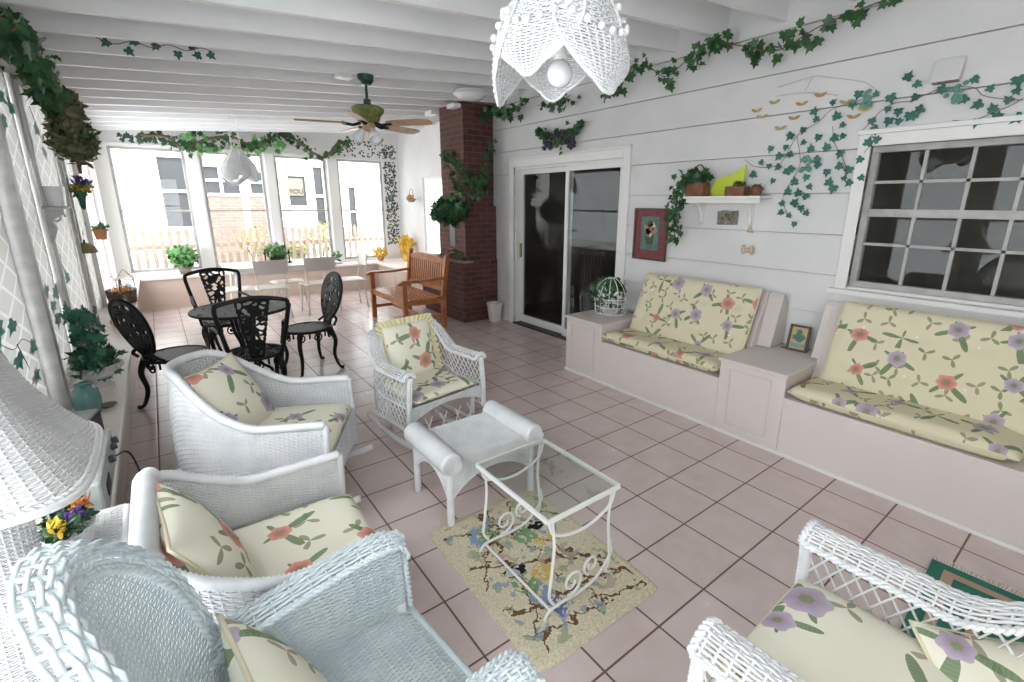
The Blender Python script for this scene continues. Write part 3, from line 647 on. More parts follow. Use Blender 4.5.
def cushion(name, label, loc, rot, lx, ly, th, m='floral', p=7, parent=None, piping=True, group=None, buttons=(), uvo=(0, 0), pinch=.0, taper=0.0):
    n = 40; s = np.sin(np.linspace(-PI / 2, PI / 2, n)); X, Y = np.meshgrid(s, s, indexing='ij')
    f = np.maximum(1 - np.abs(X) ** p, 0) ** .5 * np.maximum(1 - np.abs(Y) ** p, 0) ** .5
    mb = MB(); hx, hy = lx / 2, ly / 2; k = 1 - pinch * (1 - Y * Y) * np.abs(X); k2 = 1 - pinch * (1 - X * X) * np.abs(Y); tp = 1 - taper * (X + 1) / 2
    px, py = X * hx * k, Y * hy * k2 * tp
    for sg in (1, -1):
        z = sg * th / 2 * f
        for bx, by in buttons: z = z - sg * .6 * th * .5 * np.exp(-((px - bx) ** 2 + (py - by) ** 2) / .0022)
        mb.grid(np.stack([px, py, z], -1), uv=np.stack([px + uvo[0] + (0 if sg > 0 else 1.7), py + uvo[1]], -1), flip=sg < 0)
    o = mb.build(name, M[m], None, smooth=True, loc=loc, rot=rot); tag(o, label, 'cushion', group)
    if piping:
        a = np.linspace(-1, 1, 16); e = [(-1, q) for q in a] + [(q, 1) for q in a[1:]] + [(1, q) for q in a[::-1][1:]] + [(q, -1) for q in a[::-1][1:-1]]
        E = np.array(e); kx = 1 - pinch * (1 - E[:, 1] ** 2) * np.abs(E[:, 0]); ky = 1 - pinch * (1 - E[:, 0] ** 2) * np.abs(E[:, 1]); r = .12
        pts = np.stack([E[:, 0] * hx * kx, E[:, 1] * hy * ky * (1 - taper * (E[:, 0] + 1) / 2), 0 * kx], -1)
        MB().tube(pts, .006, 6, closed=True).build('piping', M['cream_pipe'], o, smooth=True)
    for bx, by in buttons: MB().ball((bx, by, th * .22), (.012, .012, .007), 10, 6).build('button', M['white_wood'], o, smooth=True)
    return o

def wicker_chair(name, label, loc, rz, w, d, R, za, zk, zbot=.10, flare=.15, lean=.2, rim=.024, m='wicker', fill='weave', band=0, rocker=True, shoulder=.30, wid=.18, pitch=.0085, legs=False, skirt=(.10, .37), pr=2.0, seat_z=.365, seat_r=1.0):
    t = thing(name, label, 'chair', loc, rz); Mm = M[m]
    zt = prof(za, zk, pr, shoulder, wid); S, L = shell(w, d, R, zbot, zt, flare, lean)
    h = zk - zbot; mb = MB()
    if fill == 'weave': weave(mb, S, int(L / .021), int((za + zk) / 2 * 1.0 / pitch * .9), pitch * .42, pitch * .45)
    else:
        hs = .36; lattice(mb, S, int(L / .034), .0042, .16, v0=0, v1=.97)
        for hh in (.02, .45): 
            u = np.linspace(0, 1, 90); mb.tube(S(u, np.full_like(u, hh)), .007, 6)
    mb.build('back_and_arm_shell', Mm, t, smooth=True)
    u = np.linspace(0, 1, 220); top = S(u, np.ones_like(u)); front = [np.array([S(np.array(q), np.array(hh)) for hh in np.linspace(1, 0, 12)]) for q in (0., 1.)]
    if band:
        def BS(uu, vv):
            P = S(uu, np.ones_like(uu)); Q = S(uu, np.full_like(uu, .97)); P2 = S(np.clip(uu + .004, 0, 1), np.ones_like(uu)) - S(np.clip(uu - .004, 0, 1), np.ones_like(uu))
            P2[..., 2] = 0; P2 /= np.linalg.norm(P2, axis=-1, keepdims=True) + 1e-9; nn = np.stack([P2[..., 1], -P2[..., 0], 0 * P2[..., 0]], -1); k = (vv - .5)
            return P - nn * (k * band)[..., None] + np.stack([0 * k, 0 * k, .035 * (1 - (2 * k) ** 2) - .008], -1)
        nb = max(7, int(band / .0095)); b = MB(); weave(b, BS, int(L / .034), nb, band / nb * .44, .004, amp=.004)
        for vv in (0., 1.): braid(b, BS(u, np.full_like(u, vv)), .006, .008, .06)
        for q in (0., 1.): vv = np.linspace(0, 1, 14); braid(b, BS(np.full_like(vv, q), vv), .007, .009, .05, (1, 0, 0))
        b.build('arm_band', Mm, t, smooth=True)
    else:
        wrapped(MB(), top, rim, .014).build('wrapped_rim', Mm, t, smooth=True)
    for i, f in enumerate(front):
        f = f.copy(); 
        if band: braid(MB().tube(f, .016, 8), f + np.array([.012, 0, 0]), .006, .011, .05, (1, 0, 0)).build('front_post', Mm, t, smooth=True)
        else: wrapped(MB(), f, .017, .008).build('front_post', Mm, t, smooth=True)
    a, b = front[0][-1], front[1][-1]; fx = (a[0] + b[0]) / 2; yy = (a[1] - b[1]) / 2
    def FS(uu, vv): y = yy - 2 * yy * uu; lo = skirt[0] + .09 * np.sin(uu * PI) ** .7 * (1 if legs or rocker else 0); return np.stack([np.full_like(y, fx + .004), y, lo + (skirt[1] - lo) * vv], -1)
    weave(MB(), FS, int(2 * yy / .02), int((skirt[1] - skirt[0]) / pitch * .9), pitch * .42, .004).build('front_apron', Mm, t, smooth=True)
    # seat deck
    sd = MB(); P2, _ = uplan(w - .05, d, max(R - .02, .03)); i = np.linspace(0, len(P2) - 1, 60).astype(int); sd.prism(P2[i] * np.array([seat_r, 1]), seat_z - .02, seat_z, axis=2); sd.build('seat_deck', Mm, t)
    if rocker or legs:
        for sy in (-1, 1):
            lg = [(d / 2 - .05, sy * (w / 2 - .06)), (-d / 2 + .08, sy * (w / 2 - .12))]
            for lx, ly in lg: MB().tube([(lx, ly, .04 if rocker else 0), (lx, ly, seat_z)], .017, 8).build('leg', M['white_wood'], t, smooth=True)
            if rocker:
                xx = np.linspace(-d / 2 - .16, d / 2 + .12, 24); y0 = sy * (w / 2 - .09); m2 = MB(); pts = np.stack([xx, np.full(24, y0), .030 + .33 * xx ** 2 + .01 * (xx < -.3)], -1)
                m2.tube(pts, .02, 6).build('rocker_runner', M['white_wood'], t, smooth=True)
    return t, S, zt

# ---------------------------------------------------------------- wicker chairs along the left windows
NEAR = math.radians
tA, SA, _ = wicker_chair('wicker_armchair', 'round-backed white wicker rocker facing the ottoman, nearest the black iron table', (-2.63, -.325, 0), -27, .74, .80, .36, .58, .83, .10, .27, .20, .024, wid=.24, shoulder=.36, pitch=.0105)
cushion('seat_cushion', 'floral seat cushion on the round-backed wicker rocker', (-2.55, -.375, .415), (0, 0, NEAR(-27)), .62, .56, .10, uvo=(.3, .2))
cushion('throw_pillow', 'tilted square floral pillow on the round-backed wicker rocker', (-2.745, -.25, .615), (NEAR(0), NEAR(60), NEAR(-36)), .44, .42, .14, p=2.4, uvo=(1.3, .75), pinch=.08)
tB, SB, _ = wicker_chair('wicker_armchair', 'square-backed white wicker rocker with thick rolled back rim, second from the lamp', (-2.775, -1.48, 0), 0, .68, .62, .13, .60, .75, .10, .14, .12, .020, wid=.20, shoulder=.34)
u = np.linspace(.335, .665, 40); pts = SB(u, np.ones_like(u)) + np.array([-.012, 0, .01]); wrapped(MB(), pts, .034, .017, 14, .2).build('rolled_back_rim', M['wicker'], tB, smooth=True)
cushion('seat_cushion', 'floral seat cushion with big coral flower on the square-backed wicker rocker', (-2.735, -1.475, .42), (0, 0, 0), .56, .54, .10, uvo=(2.1, .15))
cushion('throw_pillow', 'square floral pillow leaning on the rolled rim of the square-backed wicker rocker', (-2.975, -1.49, .60), (0, NEAR(62), NEAR(6)), .40, .44, .14, p=2.4, uvo=(.55, 1.9), pinch=.08)

# tall oval-backed wicker chair nearest the camera
t = thing('wicker_armchair', 'tall oval-backed pale wicker chair with bare woven seat, nearest the lamp', 'chair', (-2.775, -2.175, 0), 7); Mm = M['wicker_pale']
bw, z0, z1, lean = .52, .38, 1.06, .29
def CB(uu, vv):                                                  # back panel, rounded head
    z = vv * (z1 - z0); hw = bw / 2 * (.80 + .25 * np.sin(vv * PI * .62)) * np.sqrt(np.maximum(1 - np.clip((vv - .52) / .48, 0, 1) ** 2.2, 0.0004))
    y = (1 - 2 * uu) * hw; return np.stack([-.175 - lean * z + .07 * (y / .26) ** 2, y, z0 + z], -1)
mb = MB(); weave(mb, CB, 20, 104, .0030, .0034, amp=.0016, v1=.985); mb.build('back_panel', Mm, t, smooth=True)
s = np.linspace(0, 1, 260)
def outline(ss):
    v = np.where(ss < .5, 0, 1); q = np.abs(ss - .5) * 2; vv = np.sin((1 - q) * PI / 2); return CB(v.astype(float), vv)
O = outline(s); cen = np.array([-.42, 0, .66])
OC = np.cumsum(np.r_[0, np.linalg.norm(np.diff(O, axis=0), axis=1)]); ql = np.linspace(0, OC[-1], 200); O = np.stack([np.interp(ql, OC, O[:, i]) for i in range(3)], -1)
for _ in range(6): O[1:-1] = (O[:-2] + O[1:-1] + O[2:]) / 3
def RB(uu, vv):                                                  # broad curled rim round the back
    P = np.stack([np.interp(uu, np.linspace(0, 1, 200), O[:, i]) for i in range(3)], -1); e = .004
    T = np.stack([np.interp(np.clip(uu + e, 0, 1), np.linspace(0, 1, 200), O[:, i]) - np.interp(np.clip(uu - e, 0, 1), np.linspace(0, 1, 200), O[:, i]) for i in range(3)], -1); T /= np.linalg.norm(T, axis=-1, keepdims=True) + 1e-9
    nb = np.array([math.cos(math.atan(lean)), 0, math.sin(math.atan(lean))]); out = np.cross(T, nb); a = (vv - .1) * PI * .85
    return P + out * (.080 * (vv - .06))[..., None] + nb * (.030 * np.sin(vv * PI) - .03 * vv)[..., None]
Lr = OC[-1]; b = MB(); weave(b, RB, int(Lr / .030), 10, .0050, .0040, amp=.0045); braid(b, RB(s, np.zeros_like(s)), .0055, .008, .06, (1, 0, .4)); b.build('braided_back_rim', Mm, t, smooth=True)
aw = .27
for sy, nm in ((1, 'far'), (-1, 'near')):
    # arm rail: woven band from the back rim to the front corner, then curling down
    path = poly([(-.21, sy * .25, .62), (-.12, sy * .27, .63), (.05, sy * .285, .64), (.22, sy * .29, .645), (.305, sy * .29, .63), (.33, sy * .285, .585)], 60)
    def AB(uu, vv, path=path, sy=sy):
        P = np.stack([np.interp(uu, np.linspace(0, 1, 60), path[:, i]) for i in range(3)], -1); k = vv - .5
        return P + np.stack([0 * k, sy * k * .085, .018 * (1 - 4 * k * k)], -1)
    b = MB(); weave(b, AB, 19, 9, .0048, .004, amp=.0045); ss = np.linspace(0, 1, 60)
    for q in (0., 1.): braid(b, AB(ss, np.full(60, q)), .0055, .007, .055)
    b.build('arm_rail', Mm, t, smooth=True)
    def AP(uu, vv, sy=sy):                                       # panel below the rail, cut away towards the back
        x = .315 - .42 * uu; zl = .40 ; top = .628 - .0 * uu; lo = zl + 0 * uu; x2 = x - .10 * (1 - vv) * 0
        return np.stack([x2 + .06 * uu * (1 - (2 * vv - 1) ** 2), sy * (.275 - .02 * (1 - vv) * 1.2) + 0 * x, lo + (top - lo) * vv], -1)
    b = MB(); weave(b, AP, 13, 36, .0030, .0036, amp=.0022); vv = np.linspace(0, 1, 20); wrapped(b, AP(np.ones(20), vv), .011, .008); braid(b, AP(np.zeros(20), vv) + np.array([.012, 0, 0]), .006, .010, .05, (1, 0, 0)); b.build('arm_panel', Mm, t, smooth=True)
    MB().tube([(.30, sy * .255, 0), (.30, sy * .26, .42)], .019, 8).build('leg', M['white_wood'], t, smooth=True); MB().tube([(-.27, sy * .20, 0), (-.24, sy * .21, .42)], .019, 8).build('leg', M['white_wood'], t, smooth=True)
def SE(uu, vv): x = -.25 + .58 * uu; y = (.25 + .02 * uu) * (1 - 2 * vv); return np.stack([x, y, .405 - .035 * np.clip((uu - .86) / .14, 0, 1) ** 2 + .01 * np.sin(uu * PI)], -1)
b = MB(); weave(b, SE, 20, 78, .0031, .004, amp=.0024); MB.build(b, 'seat', Mm, t, smooth=True)
def AF(uu, vv): y = .25 - .5 * uu; lo = .18 + .1 * np.sin(uu * PI); return np.stack([np.full_like(y, .325), y, lo + (.375 - lo) * vv], -1)
weave(MB(), AF, 24, 22, .0040, .004).build('front_apron', Mm, t, smooth=True)
wrapped(MB(), [(.33, .26, .378), (.33, -.26, .378)], .012).build('seat_edge', Mm, t, smooth=True)
cushion('throw_pillow', 'floral pillow with coral flower on the tall oval-backed wicker chair', (-2.86, -2.16, .56), (0, NEAR(64), NEAR(7)), .38, .40, .13, p=2.4, uvo=(2.62, .9), pinch=.08)

# wicker armchair at the near right, arms and back one broad band over an open lattice
tD, SD, _ = wicker_chair('wicker_armchair', 'lattice-sided white wicker armchair beside the green fringed rug', (-1.70, -2.935, 0), 91, .66, .64, .12, .61, .84, .10, .12, .06, band=.125, fill='lattice', rocker=False, legs=True, wid=.20, shoulder=.31)
cushion('seat_cushion', 'large floral seat cushion with purple flowers on the lattice-sided wicker armchair', (-1.695, -2.92, .435), (0, 0, NEAR(91)), .60, .56, .13, uvo=(.9, 2.35))
cushion('throw_pillow', 'pale floral pillow standing against the lattice side of the near armchair', (-1.45, -3.15, .465), (0, NEAR(24), NEAR(-140)), .34, .38, .10, p=2.4, uvo=(3.3, 1.4), pinch=.08)

# lattice rocking chair behind the ottoman
tE, SE2, _ = wicker_chair('wicker_rocking_chair', 'white lattice wicker rocking chair with ruffled floral cushion behind the ottoman', (-1.585, -.155, 0), -81, .62, .54, .17, .59, .775, .22, .12, .12, band=.085, fill='lattice', rocker=True, wid=.15, shoulder=.32, skirt=(.26, .385), seat_z=.37)
b = MB(); fx = .25
for i in range(9): y = -.24 + .06 * i; b.tube([(fx, y, .27), (fx, y + .06 * (1 if i % 2 else -1), .14)], .005, 6)
b.tube([(fx, -.27, .13), (fx, .27, .13)], .009, 8); b.build('lattice_stretcher', M['wicker'], tE, smooth=True)
for sy in (-1, 1): MB().tube([(fx - .03, sy * .24, .13), (-.2, sy * .2, .15)], .011, 8).build('side_stretcher', M['white_wood'], tE, smooth=True)
cushion('seat_cushion', 'floral seat cushion on the lattice rocking chair', (-1.60, -.20, .42), (0, 0, NEAR(-81)), .50, .48, .07, uvo=(.2, 3.15))
o = cushion('throw_pillow', 'ruffled yellow floral cushion upright in the lattice rocking chair', (-1.615, -.015, .625), (0, NEAR(74), NEAR(-81)), .38, .38, .09, p=3, uvo=(1.2, 3.6), pinch=.02)
a = np.linspace(0, 2 * PI, 200, endpoint=False); sq = np.stack([np.clip(1.35 * np.cos(a), -1, 1), np.clip(1.35 * np.sin(a), -1, 1)], -1)
i0 = np.stack([sq[:, 0] * .19, sq[:, 1] * .19, 0 * a], -1); i1 = np.stack([sq[:, 0] * .235, sq[:, 1] * .235, .012 * np.sin(a * 46)], -1)
MB().grid(np.stack([i0, i1], 1), close_u=True, uv=np.zeros((200, 2, 2))).build('ruffle', mat('pale_yellow_ruffle', (.72, .66, .40), .8), o, smooth=True)

# ottoman
t = thing('wicker_ottoman', 'white wicker ottoman with two rolled ends, between rocking chair and glass table', 'footstool', (-1.68, -.965, 0), 0); Mm = M['wicker']
def OT(uu, vv): return np.stack([-.22 + .44 * uu, .20 - .40 * vv, .372 - .018 * np.sin(uu * PI) * np.sin(vv * PI)], -1)
weave(MB(), OT, 22, 52, .0036, .004).build('top', Mm, t, smooth=True)
for sx in (-1, 1):
    b = MB(); wrapped(b, [(sx * .265, -.235, .375), (sx * .265, .225, .375)], .062, .015, 20, .11)
    for y in (-.238, .228):
        th = np.linspace(0, 2 * PI * 5, 160); rr = np.linspace(.006, .055, 160); b.tube(np.stack([sx * .265 + rr * np.cos(th), np.full(160, y), .375 + rr * np.sin(th)], -1), .0052, 5)
    b.build('rolled_end', Mm, t, smooth=True)
    for sy in (-1, 1): wrapped(MB(), [(sx * .265, sy * .20, 0), (sx * .26, sy * .195, .35)], .021, .008, 10, .1).build('leg', Mm, t, smooth=True)
def ap(c, ax):
    def F(uu, vv):
        s = -1 + 2 * uu; lo = .15 + .13 * (1 - s * s) ** .8; z = lo + (.37 - lo) * vv
        return np.stack([s * .26, np.full_like(s, c), z], -1) if ax == 'x' else np.stack([np.full_like(s, c), s * .195, z], -1)
    return F
for c, ax, n in ((-.205, 'x', 26), (.205, 'x', 26), (-.27, 'y', 20), (.27, 'y', 20)):
    b = MB(); F = ap(c, ax); weave(b, F, n, 26, .0036, .004); uu = np.linspace(0, 1, 40); wrapped(b, F(uu, np.zeros(40)), .008); b.build('apron', Mm, t, smooth=True)

# glass-topped scroll table
t = thing('glass_side_table', 'white wire scroll table with clear glass top standing on the hooked rug', 'table', (-1.735, -1.67, 0.012), 0)
Wm = M['white_metal']; hx, hy, H = .20, .255, .465
fr = MB()
for a, b in (((-hx, -hy), (hx, -hy)), ((hx, -hy), (hx, hy)), ((hx, hy), (-hx, hy)), ((-hx, hy), (-hx, -hy))): fr.beam((*a, H), (*b, H), .012, .016)
fr.build('top_frame', Wm, t); MB().bx(-hx + .004, hx - .004, -hy + .004, hy - .004, H + .004, H + .010).build('glass_top', M['glass_table'], t)
for sy in (-1, 1):
    y = sy * (hy - .012); b = MB()
    for sx in (-1, 1): b.tube(poly([(sx * .17, y, H), (sx * .155, y, .33), (sx * .165, y, .2), (sx * .175, y, .1), (sx * .15, y, .05)], 24), .0065, 8)
    b.tube(poly([(-.19, y, H - .005), (-.15, y, H - .085), (0, y, H - .125), (.15, y, H - .085), (.19, y, H - .005)], 30), .0065, 8)
    b.tube(poly([(-.20, y, .0), (-.17, y, .03), (-.1, y, .035), (0, y, .03), (.1, y, .05), (.18, y, .13), (.175, y, .2)], 40), .0065, 8); b.tube(poly([(.15, y, .05), (.185, y, .03), (.20, y, .0)], 10), .0065, 8)
    for cx, cz, sg in ((-.05, .105, 1), (.06, .135, -1)):
        th = np.linspace(0, 2 * PI * 1.3, 60); rr = np.linspace(.062, .016, 60) if sg > 0 else np.linspace(.045, .014, 60)
        b.tube(np.stack([cx + rr * np.cos(sg * th - 1.9), np.full(60, y), cz + rr * np.sin(sg * th - 1.9)], -1), .006, 8)
    b.build('scroll_end', Wm, t, smooth=True)
MB().tube([(-.17, -hy + .012, .035), (-.17, hy - .012, .035)], .006, 8).build('stretcher', Wm, t)
# rug
n = 40; s = np.linspace(-1, 1, n); X, Y = np.meshgrid(s, s, indexing='ij'); e = np.maximum(np.abs(X), np.abs(Y)); rx = X * .345 * (1 - .03 * Y ** 8 * np.abs(X) ** 3); ry = Y * .475 * (1 - .03 * X ** 8 * np.abs(Y) ** 3)
mb = MB().grid(np.stack([rx, ry, np.where(e > .99, .001, .012 + .002 * np.sin(X * 19) * np.sin(Y * 23))], -1)); o = mb.build('hooked_rug', M['rug'], None, smooth=True, loc=(-1.74, -1.61, .001), rot=(0, 0, NEAR(-1)))
tag(o, 'cream hooked rug with blue birds and branches under the glass table', 'rug')
# green fringed floor rug
t = thing('fringed_rug', 'small green woven rug with cream fringe behind the lattice-sided armchair', 'rug', (-.62, -3.25, .004), 3)
MB().bx(-.42, .42, -.46, .46, 0, .006).build('cloth', M['cloth_green'], t)
b = MB()
for a, c in ((.37, .32), (.24, .2)): b.bx(-a, a, c + .05, c + .09, .006, .0075).bx(-a, a, -c - .09, -c - .05, .006, .0075).bx(a - .04, a, -c - .05, c + .05, .006, .0075).bx(-a, -a + .04, -c - .05, c + .05, .006, .0075)
b.build('border_bands', M['cloth_tan'], t); b = MB()
for i in range(90): y = -.455 + i * .0102; b.tube([(.42, y, .004), (.445, y + random.uniform(-.008, .008), .012), (.47, y + random.uniform(-.015, .015), .003)], .0022, 4)
b.build('fringe', M['fringe'], t)
# ================================================================ built-in window seats and cabinets along the right wall
BX, BK = .20, XR - .01
def cabinet(label, y0, y1, group=None, end=False):
    t = thing('storage_cabinet', label, 'cabinet', (0, 0, 0))
    MB().bx(BX, BK, y0, y1, 0, .545).build('body', M['bench_paint'], t, bevel=.004)
    lid = MB().bx(BX - .02, BK, y0 - .012, y1 + .012, .545, .570).build('lid', M['bench_paint'], t, bevel=.006)
    m = MB(); a, b, z0, z1 = y0 + .09, y1 - .075, .075, .50
    for q in ((a, b, z0, z0 + .012), (a, b, z1 - .012, z1), (a, a + .012, z0, z1), (b - .012, b, z0, z1)): m.bx(BX - .009, BX, *q)
    m.build('front_panel_moulding', M['bench_paint'], t, bevel=.003)
    MB().bx(BX - .022, BX, y0, y1, 0, .022).build('base_moulding', M['trim'], t, bevel=.005)
    for y in np.linspace(y0 + .05, y1 - .05, 4): MB().bx(BK - .125, BK - .10, y - .028, y + .028, .5701, .5735).build('hinge', M['brown'], lid)
    return t
cabinet('cream storage cabinet beside the sliding door, wire plant cage on its lid', -.172, .308, end=True)
cabinet('cream storage cabinet between the two cushioned benches, framed picture on its lid', -1.826, -1.360)
def bench(label, y0, y1, b0, b1):
    t = thing('window_seat', label, 'bench', (0, 0, 0))
    MB().bx(BX, BK, y0, y1, 0, .405).build('seat_box', M['bench_paint'], t, bevel=.004)
    MB().bx(BX - .022, BX, y0, y1, 0, .022).build('base_moulding', M['trim'], t, bevel=.005)
    m = MB(); p = [(.56, .406), (.80, .985), (.83, .985), (BK, .90), (BK, .406)]
    m.prism([(x, z) for x, z in p], y0 + .001, y1 - .001, axis=1); m.build('sloped_back', M['bench_paint'], t, bevel=.004)
    q = [(.70, .575), (.81, .955), (.83, .985), (BK, .90), (BK, .575)]
    if b0 < y0: MB().prism(q, b0, y0, axis=1).build('back_wing', M['bench_paint'], t, bevel=.004)
    if b1 > y1: MB().prism(q, y1, b1, axis=1).build('back_wing', M['bench_paint'], t, bevel=.004)
bench('long built-in cream window seat beside the sliding door, under the hanging shelf', -1.359, -.173, -1.47, -.172)
bench('long built-in cream window seat under the paned window', -3.05, -1.827, -3.05, -1.765)
BTN = [(x, y) for y in (-.42, -.14, .14, .42) for x in (-.12, .13)]
cushion('bench_cushion', 'long yellow floral seat cushion on the window seat nearest the sliding door', (.405, -.752, .46), (0, 0, 0), .42, 1.16, .105, 'floral_bench', 9, uvo=(.2, .5))
cushion('back_cushion', 'yellow floral back cushion leaning on the window seat below the shelf', (.615, -.79, .745), (0, NEAR(-68), 0), .58, 1.10, .10, 'floral_bench', 9, uvo=(1.3, .9), buttons=BTN)
cushion('bench_cushion', 'long yellow floral seat cushion on the window seat under the paned window', (.405, -2.385, .46), (0, 0, 0), .42, 1.08, .105, 'floral_bench', 9, uvo=(2.2, 3.5))
cushion('back_cushion', 'yellow floral back cushion leaning on the window seat under the paned window', (.615, -2.49, .745), (0, NEAR(-68), 0), .58, 1.16, .10, 'floral_bench', 9, uvo=(4.35, 1.97), buttons=BTN)

def picture(name, label, loc, rot, w, h, b, fm, mats, art):
    """framed picture, built in its own x (width) / z (height) plane facing -y"""
    t = thing(name, label, 'picture', loc, rot=rot)
    frame_xz(MB(), -w / 2, w / 2, 0, h, b, -.012, .010).build('frame', fm, t, bevel=.003)
    MB().bx(-w / 2 + b, w / 2 - b, -.002, .006, b, h - b).build('mount', mats, t)
    art(t, w, h); return t
def frame_xz(m, x0, x1, z0, z1, s, y0, y1):
    m.bx(x0, x1, y0, y1, z1 - s, z1); m.bx(x0, x1, y0, y1, z0, z0 + s); m.bx(x0, x0 + s, y0, y1, z0 + s, z1 - s); m.bx(x1 - s, x1, y0, y1, z0 + s, z1 - s); return m
def disc(m, x, z, r, y, n=14): a = np.arange(n) / n * 2 * PI; k = 1 + .22 * np.cos(5 * a); return m.prism(np.stack([x + r * k * np.cos(a), z + r * k * np.sin(a)], -1), y - .0006, y, axis=1)
def art_vase(t, w, h):
    MB().bx(-.105, .105, -.004, -.002, .10, .42).build('print', mottled('teal_print', (.05, .15, .12), (.10, .22, .18), 12, .6), t)
    p = MB(); MB().prism([(-.04, .15), (.04, .15), (.05, .22), (.03, .27), (-.03, .27), (-.05, .22)], -.0055, -.0045, axis=1).build('printed_vase', mat('print_dark', (.05, .06, .04), .6), t)
    for m_, pts in ((mat('print_cream', (.62, .52, .33), .6), ((.03, .33), (0, .26))), (mat('print_rose', (.45, .22, .20), .6), ((-.04, .31), (.05, .29))), (mat('print_plum', (.14, .04, .06), .6), ((-.02, .28), (.0, .35)))):
        q = MB(); [disc(q, x, z, .035, -.0055) for x, z in pts]; q.build('printed_flowers', m_, t)
picture('framed_picture', 'framed flower print with dark red mount on the wall beside the door', (XR - .034, -.10, 1.11), (0, 0, NEAR(-90)), .40, .50, .022, M['brown'], mottled('dark_red_mount', (.16, .025, .035), (.21, .05, .06), 20, .6), art_vase)
def art_tree(t, w, h):
    q = MB(); [disc(q, x, z, .022, -.0035) for x, z in ((0, .12), (-.022, .105), (.025, .108), (0, .145), (.01, .09))]; q.build('printed_tree', mat('print_teal', (.10, .22, .17), .6), t)
    MB().bx(-.05, .05, -.0035, -.0025, .03, .06).build('printed_water', mat('print_blue', (.16, .32, .33), .6), t)
picture('framed_picture', 'small framed tree print propped on the cabinet between the benches', (.79, -1.62, .5705), (NEAR(-14), 0, NEAR(-86)), .145, .20, .017, M['brown'], mat('tan_mount', (.50, .40, .20), .6), art_tree)

# shelf with its plants
t = thing('wall_shelf', 'white wall shelf on scrolled brackets beside the framed print', 'shelf', (0, 0, 0))
m = MB(); a = np.linspace(0, PI, 40); yy = np.linspace(-.545, -1.225, 40); xx = .735 - .018 * np.abs(np.sin(np.linspace(0, 5 * PI, 40)))
m.prism(np.vstack([np.stack([xx, yy], -1), [(XR - .01, -1.225), (XR - .01, -.545)]]), 1.695, 1.715, axis=2); m.bx(.765, .778, -1.21, -.56, 1.66, 1.695); m.build('board', M['trim'], t, bevel=.003)
for y in (-.645, -1.09):
    p = [(XR - .01, 1.694), (.78, 1.694), (.79, 1.66), (.84, 1.62), (.88, 1.56), (.885, 1.50), (XR - .01, 1.47)]
    MB().prism(p, y - .012, y + .012, axis=1).build('bracket', M['trim'], t, bevel=.003)
def pot(t, r0, r1, h, m, rim=.012, z=0, segs=20, name='pot'):
    return MB().lathe([(r0 * .2, z), (r0, z), (r1, z + h), (r1 + rim, z + h), (r1 + rim, z + h + .02), (r1 - .004, z + h + .02), (r1 - .012, z + h - .01), (.001, z + h - .012)], segs=segs).build(name, m, t, smooth=False)
t = thing('trailing_ivy', 'trailing ivy in a terracotta box at the door end of the wall shelf', 'potted plant', (.82, -.63, 1.7155))
m = MB().prism([(-.055, -.08), (.055, -.08), (.055, .08), (-.055, .08)], 0, .11, axis=2); m.build('planter_box', M['clay_dark'], t, bevel=.005)
th = np.linspace(0, PI, 20); MB().tube(np.stack([0 * th, .07 * np.cos(th), .10 + .16 * np.sin(th)], -1), .006, 6).build('basket_handle', M['stem'], t, smooth=True)
bush(t, (0, .02, .15), (.07, .13, .08), 160, .05, 'leaf', IVY); garland('', '', '', [(0, .05, .15), (-.03, .13, .12), (-.05, .17, -.05), (-.05, .18, -.2), (-.04, .16, -.36)], 200, .045, .035, 'leaf', (-1, .1, .2), 1, .004, parent=t)
t = thing('card', 'lime yellow card standing on the wall shelf behind the terracotta pots', 'card', (.87, -.87, 1.7155), -94)
MB().prism([(-.13, 0), (.14, 0), (.15, .24), (.06, .18), (-.11, .14), (-.15, .06)], -.004, .004, axis=1).build('cut_card', M['lime'], t)
t = thing('planter', 'square terracotta planter on the wall shelf in front of the lime card', 'planter', (.83, -.99, 1.7155)); MB().prism([(-.05, -.075), (.05, -.075), (.055, .085), (-.055, .085)], 0, .075, axis=2).build('box', M['clay_dark'], t, bevel=.004); bush(t, (0, 0, .08), (.03, .05, .03), 50, .035, 'leaf_dry', IVY)
t = thing('clay_pot', 'small dark clay pot at the window end of the wall shelf', 'pot', (.83, -1.14, 1.7155)); pot(t, .03, .045, .045, M['clay_dark'], .004); bush(t, (0, 0, .06), (.03, .05, .02), 40, .03, 'leaf_dry', IVY)
t = thing('wall_plaque', 'small dark embossed metal plaque hung under the wall shelf', 'plaque', (XR - .021, -.885, 1.54)); MB().prism([(-.09, -.055), (.09, -.06), (.095, .05), (.03, .062), (-.02, .055), (-.09, .06)], -.012, 0, axis=0).build('plate', M['pewter'], t, bevel=.004)
m = MB(); [m.ball((-.012, x, z), (.008, .018, .016), 8, 6) for x, z in ((-.05, -.02), (-.01, .0), (.04, -.015), (.02, .025), (-.04, .03))]; m.build('relief', M['pewter'], t, smooth=True)
t = thing('wall_ornament', 'small tan hanging bell ornament below the shelf bracket', 'ornament', (XR - .024, -1.09, 1.43)); MB().lathe([(.004, .05), (.012, .04), (.02, .01), (.028, 0)], segs=12).build('bell', M['plaster_tan'], t); MB().tube([(0, 0, .05), (0, 0, .10)], .003, 6).build('hook', M['stem'], t)
t = thing('wall_hook', 'small tan plaster double wall hook under the bell ornament', 'hook', (XR - .024, -1.095, 1.29)); m = MB()
for s in (-.035, .035): m.ball((-.012, s, .0), (.014, .018, .04), 8, 6)
m.ball((-.008, 0, -.005), (.01, .035, .02), 8, 6); m.build('hook_plate', M['plaster_tan'], t, smooth=True)
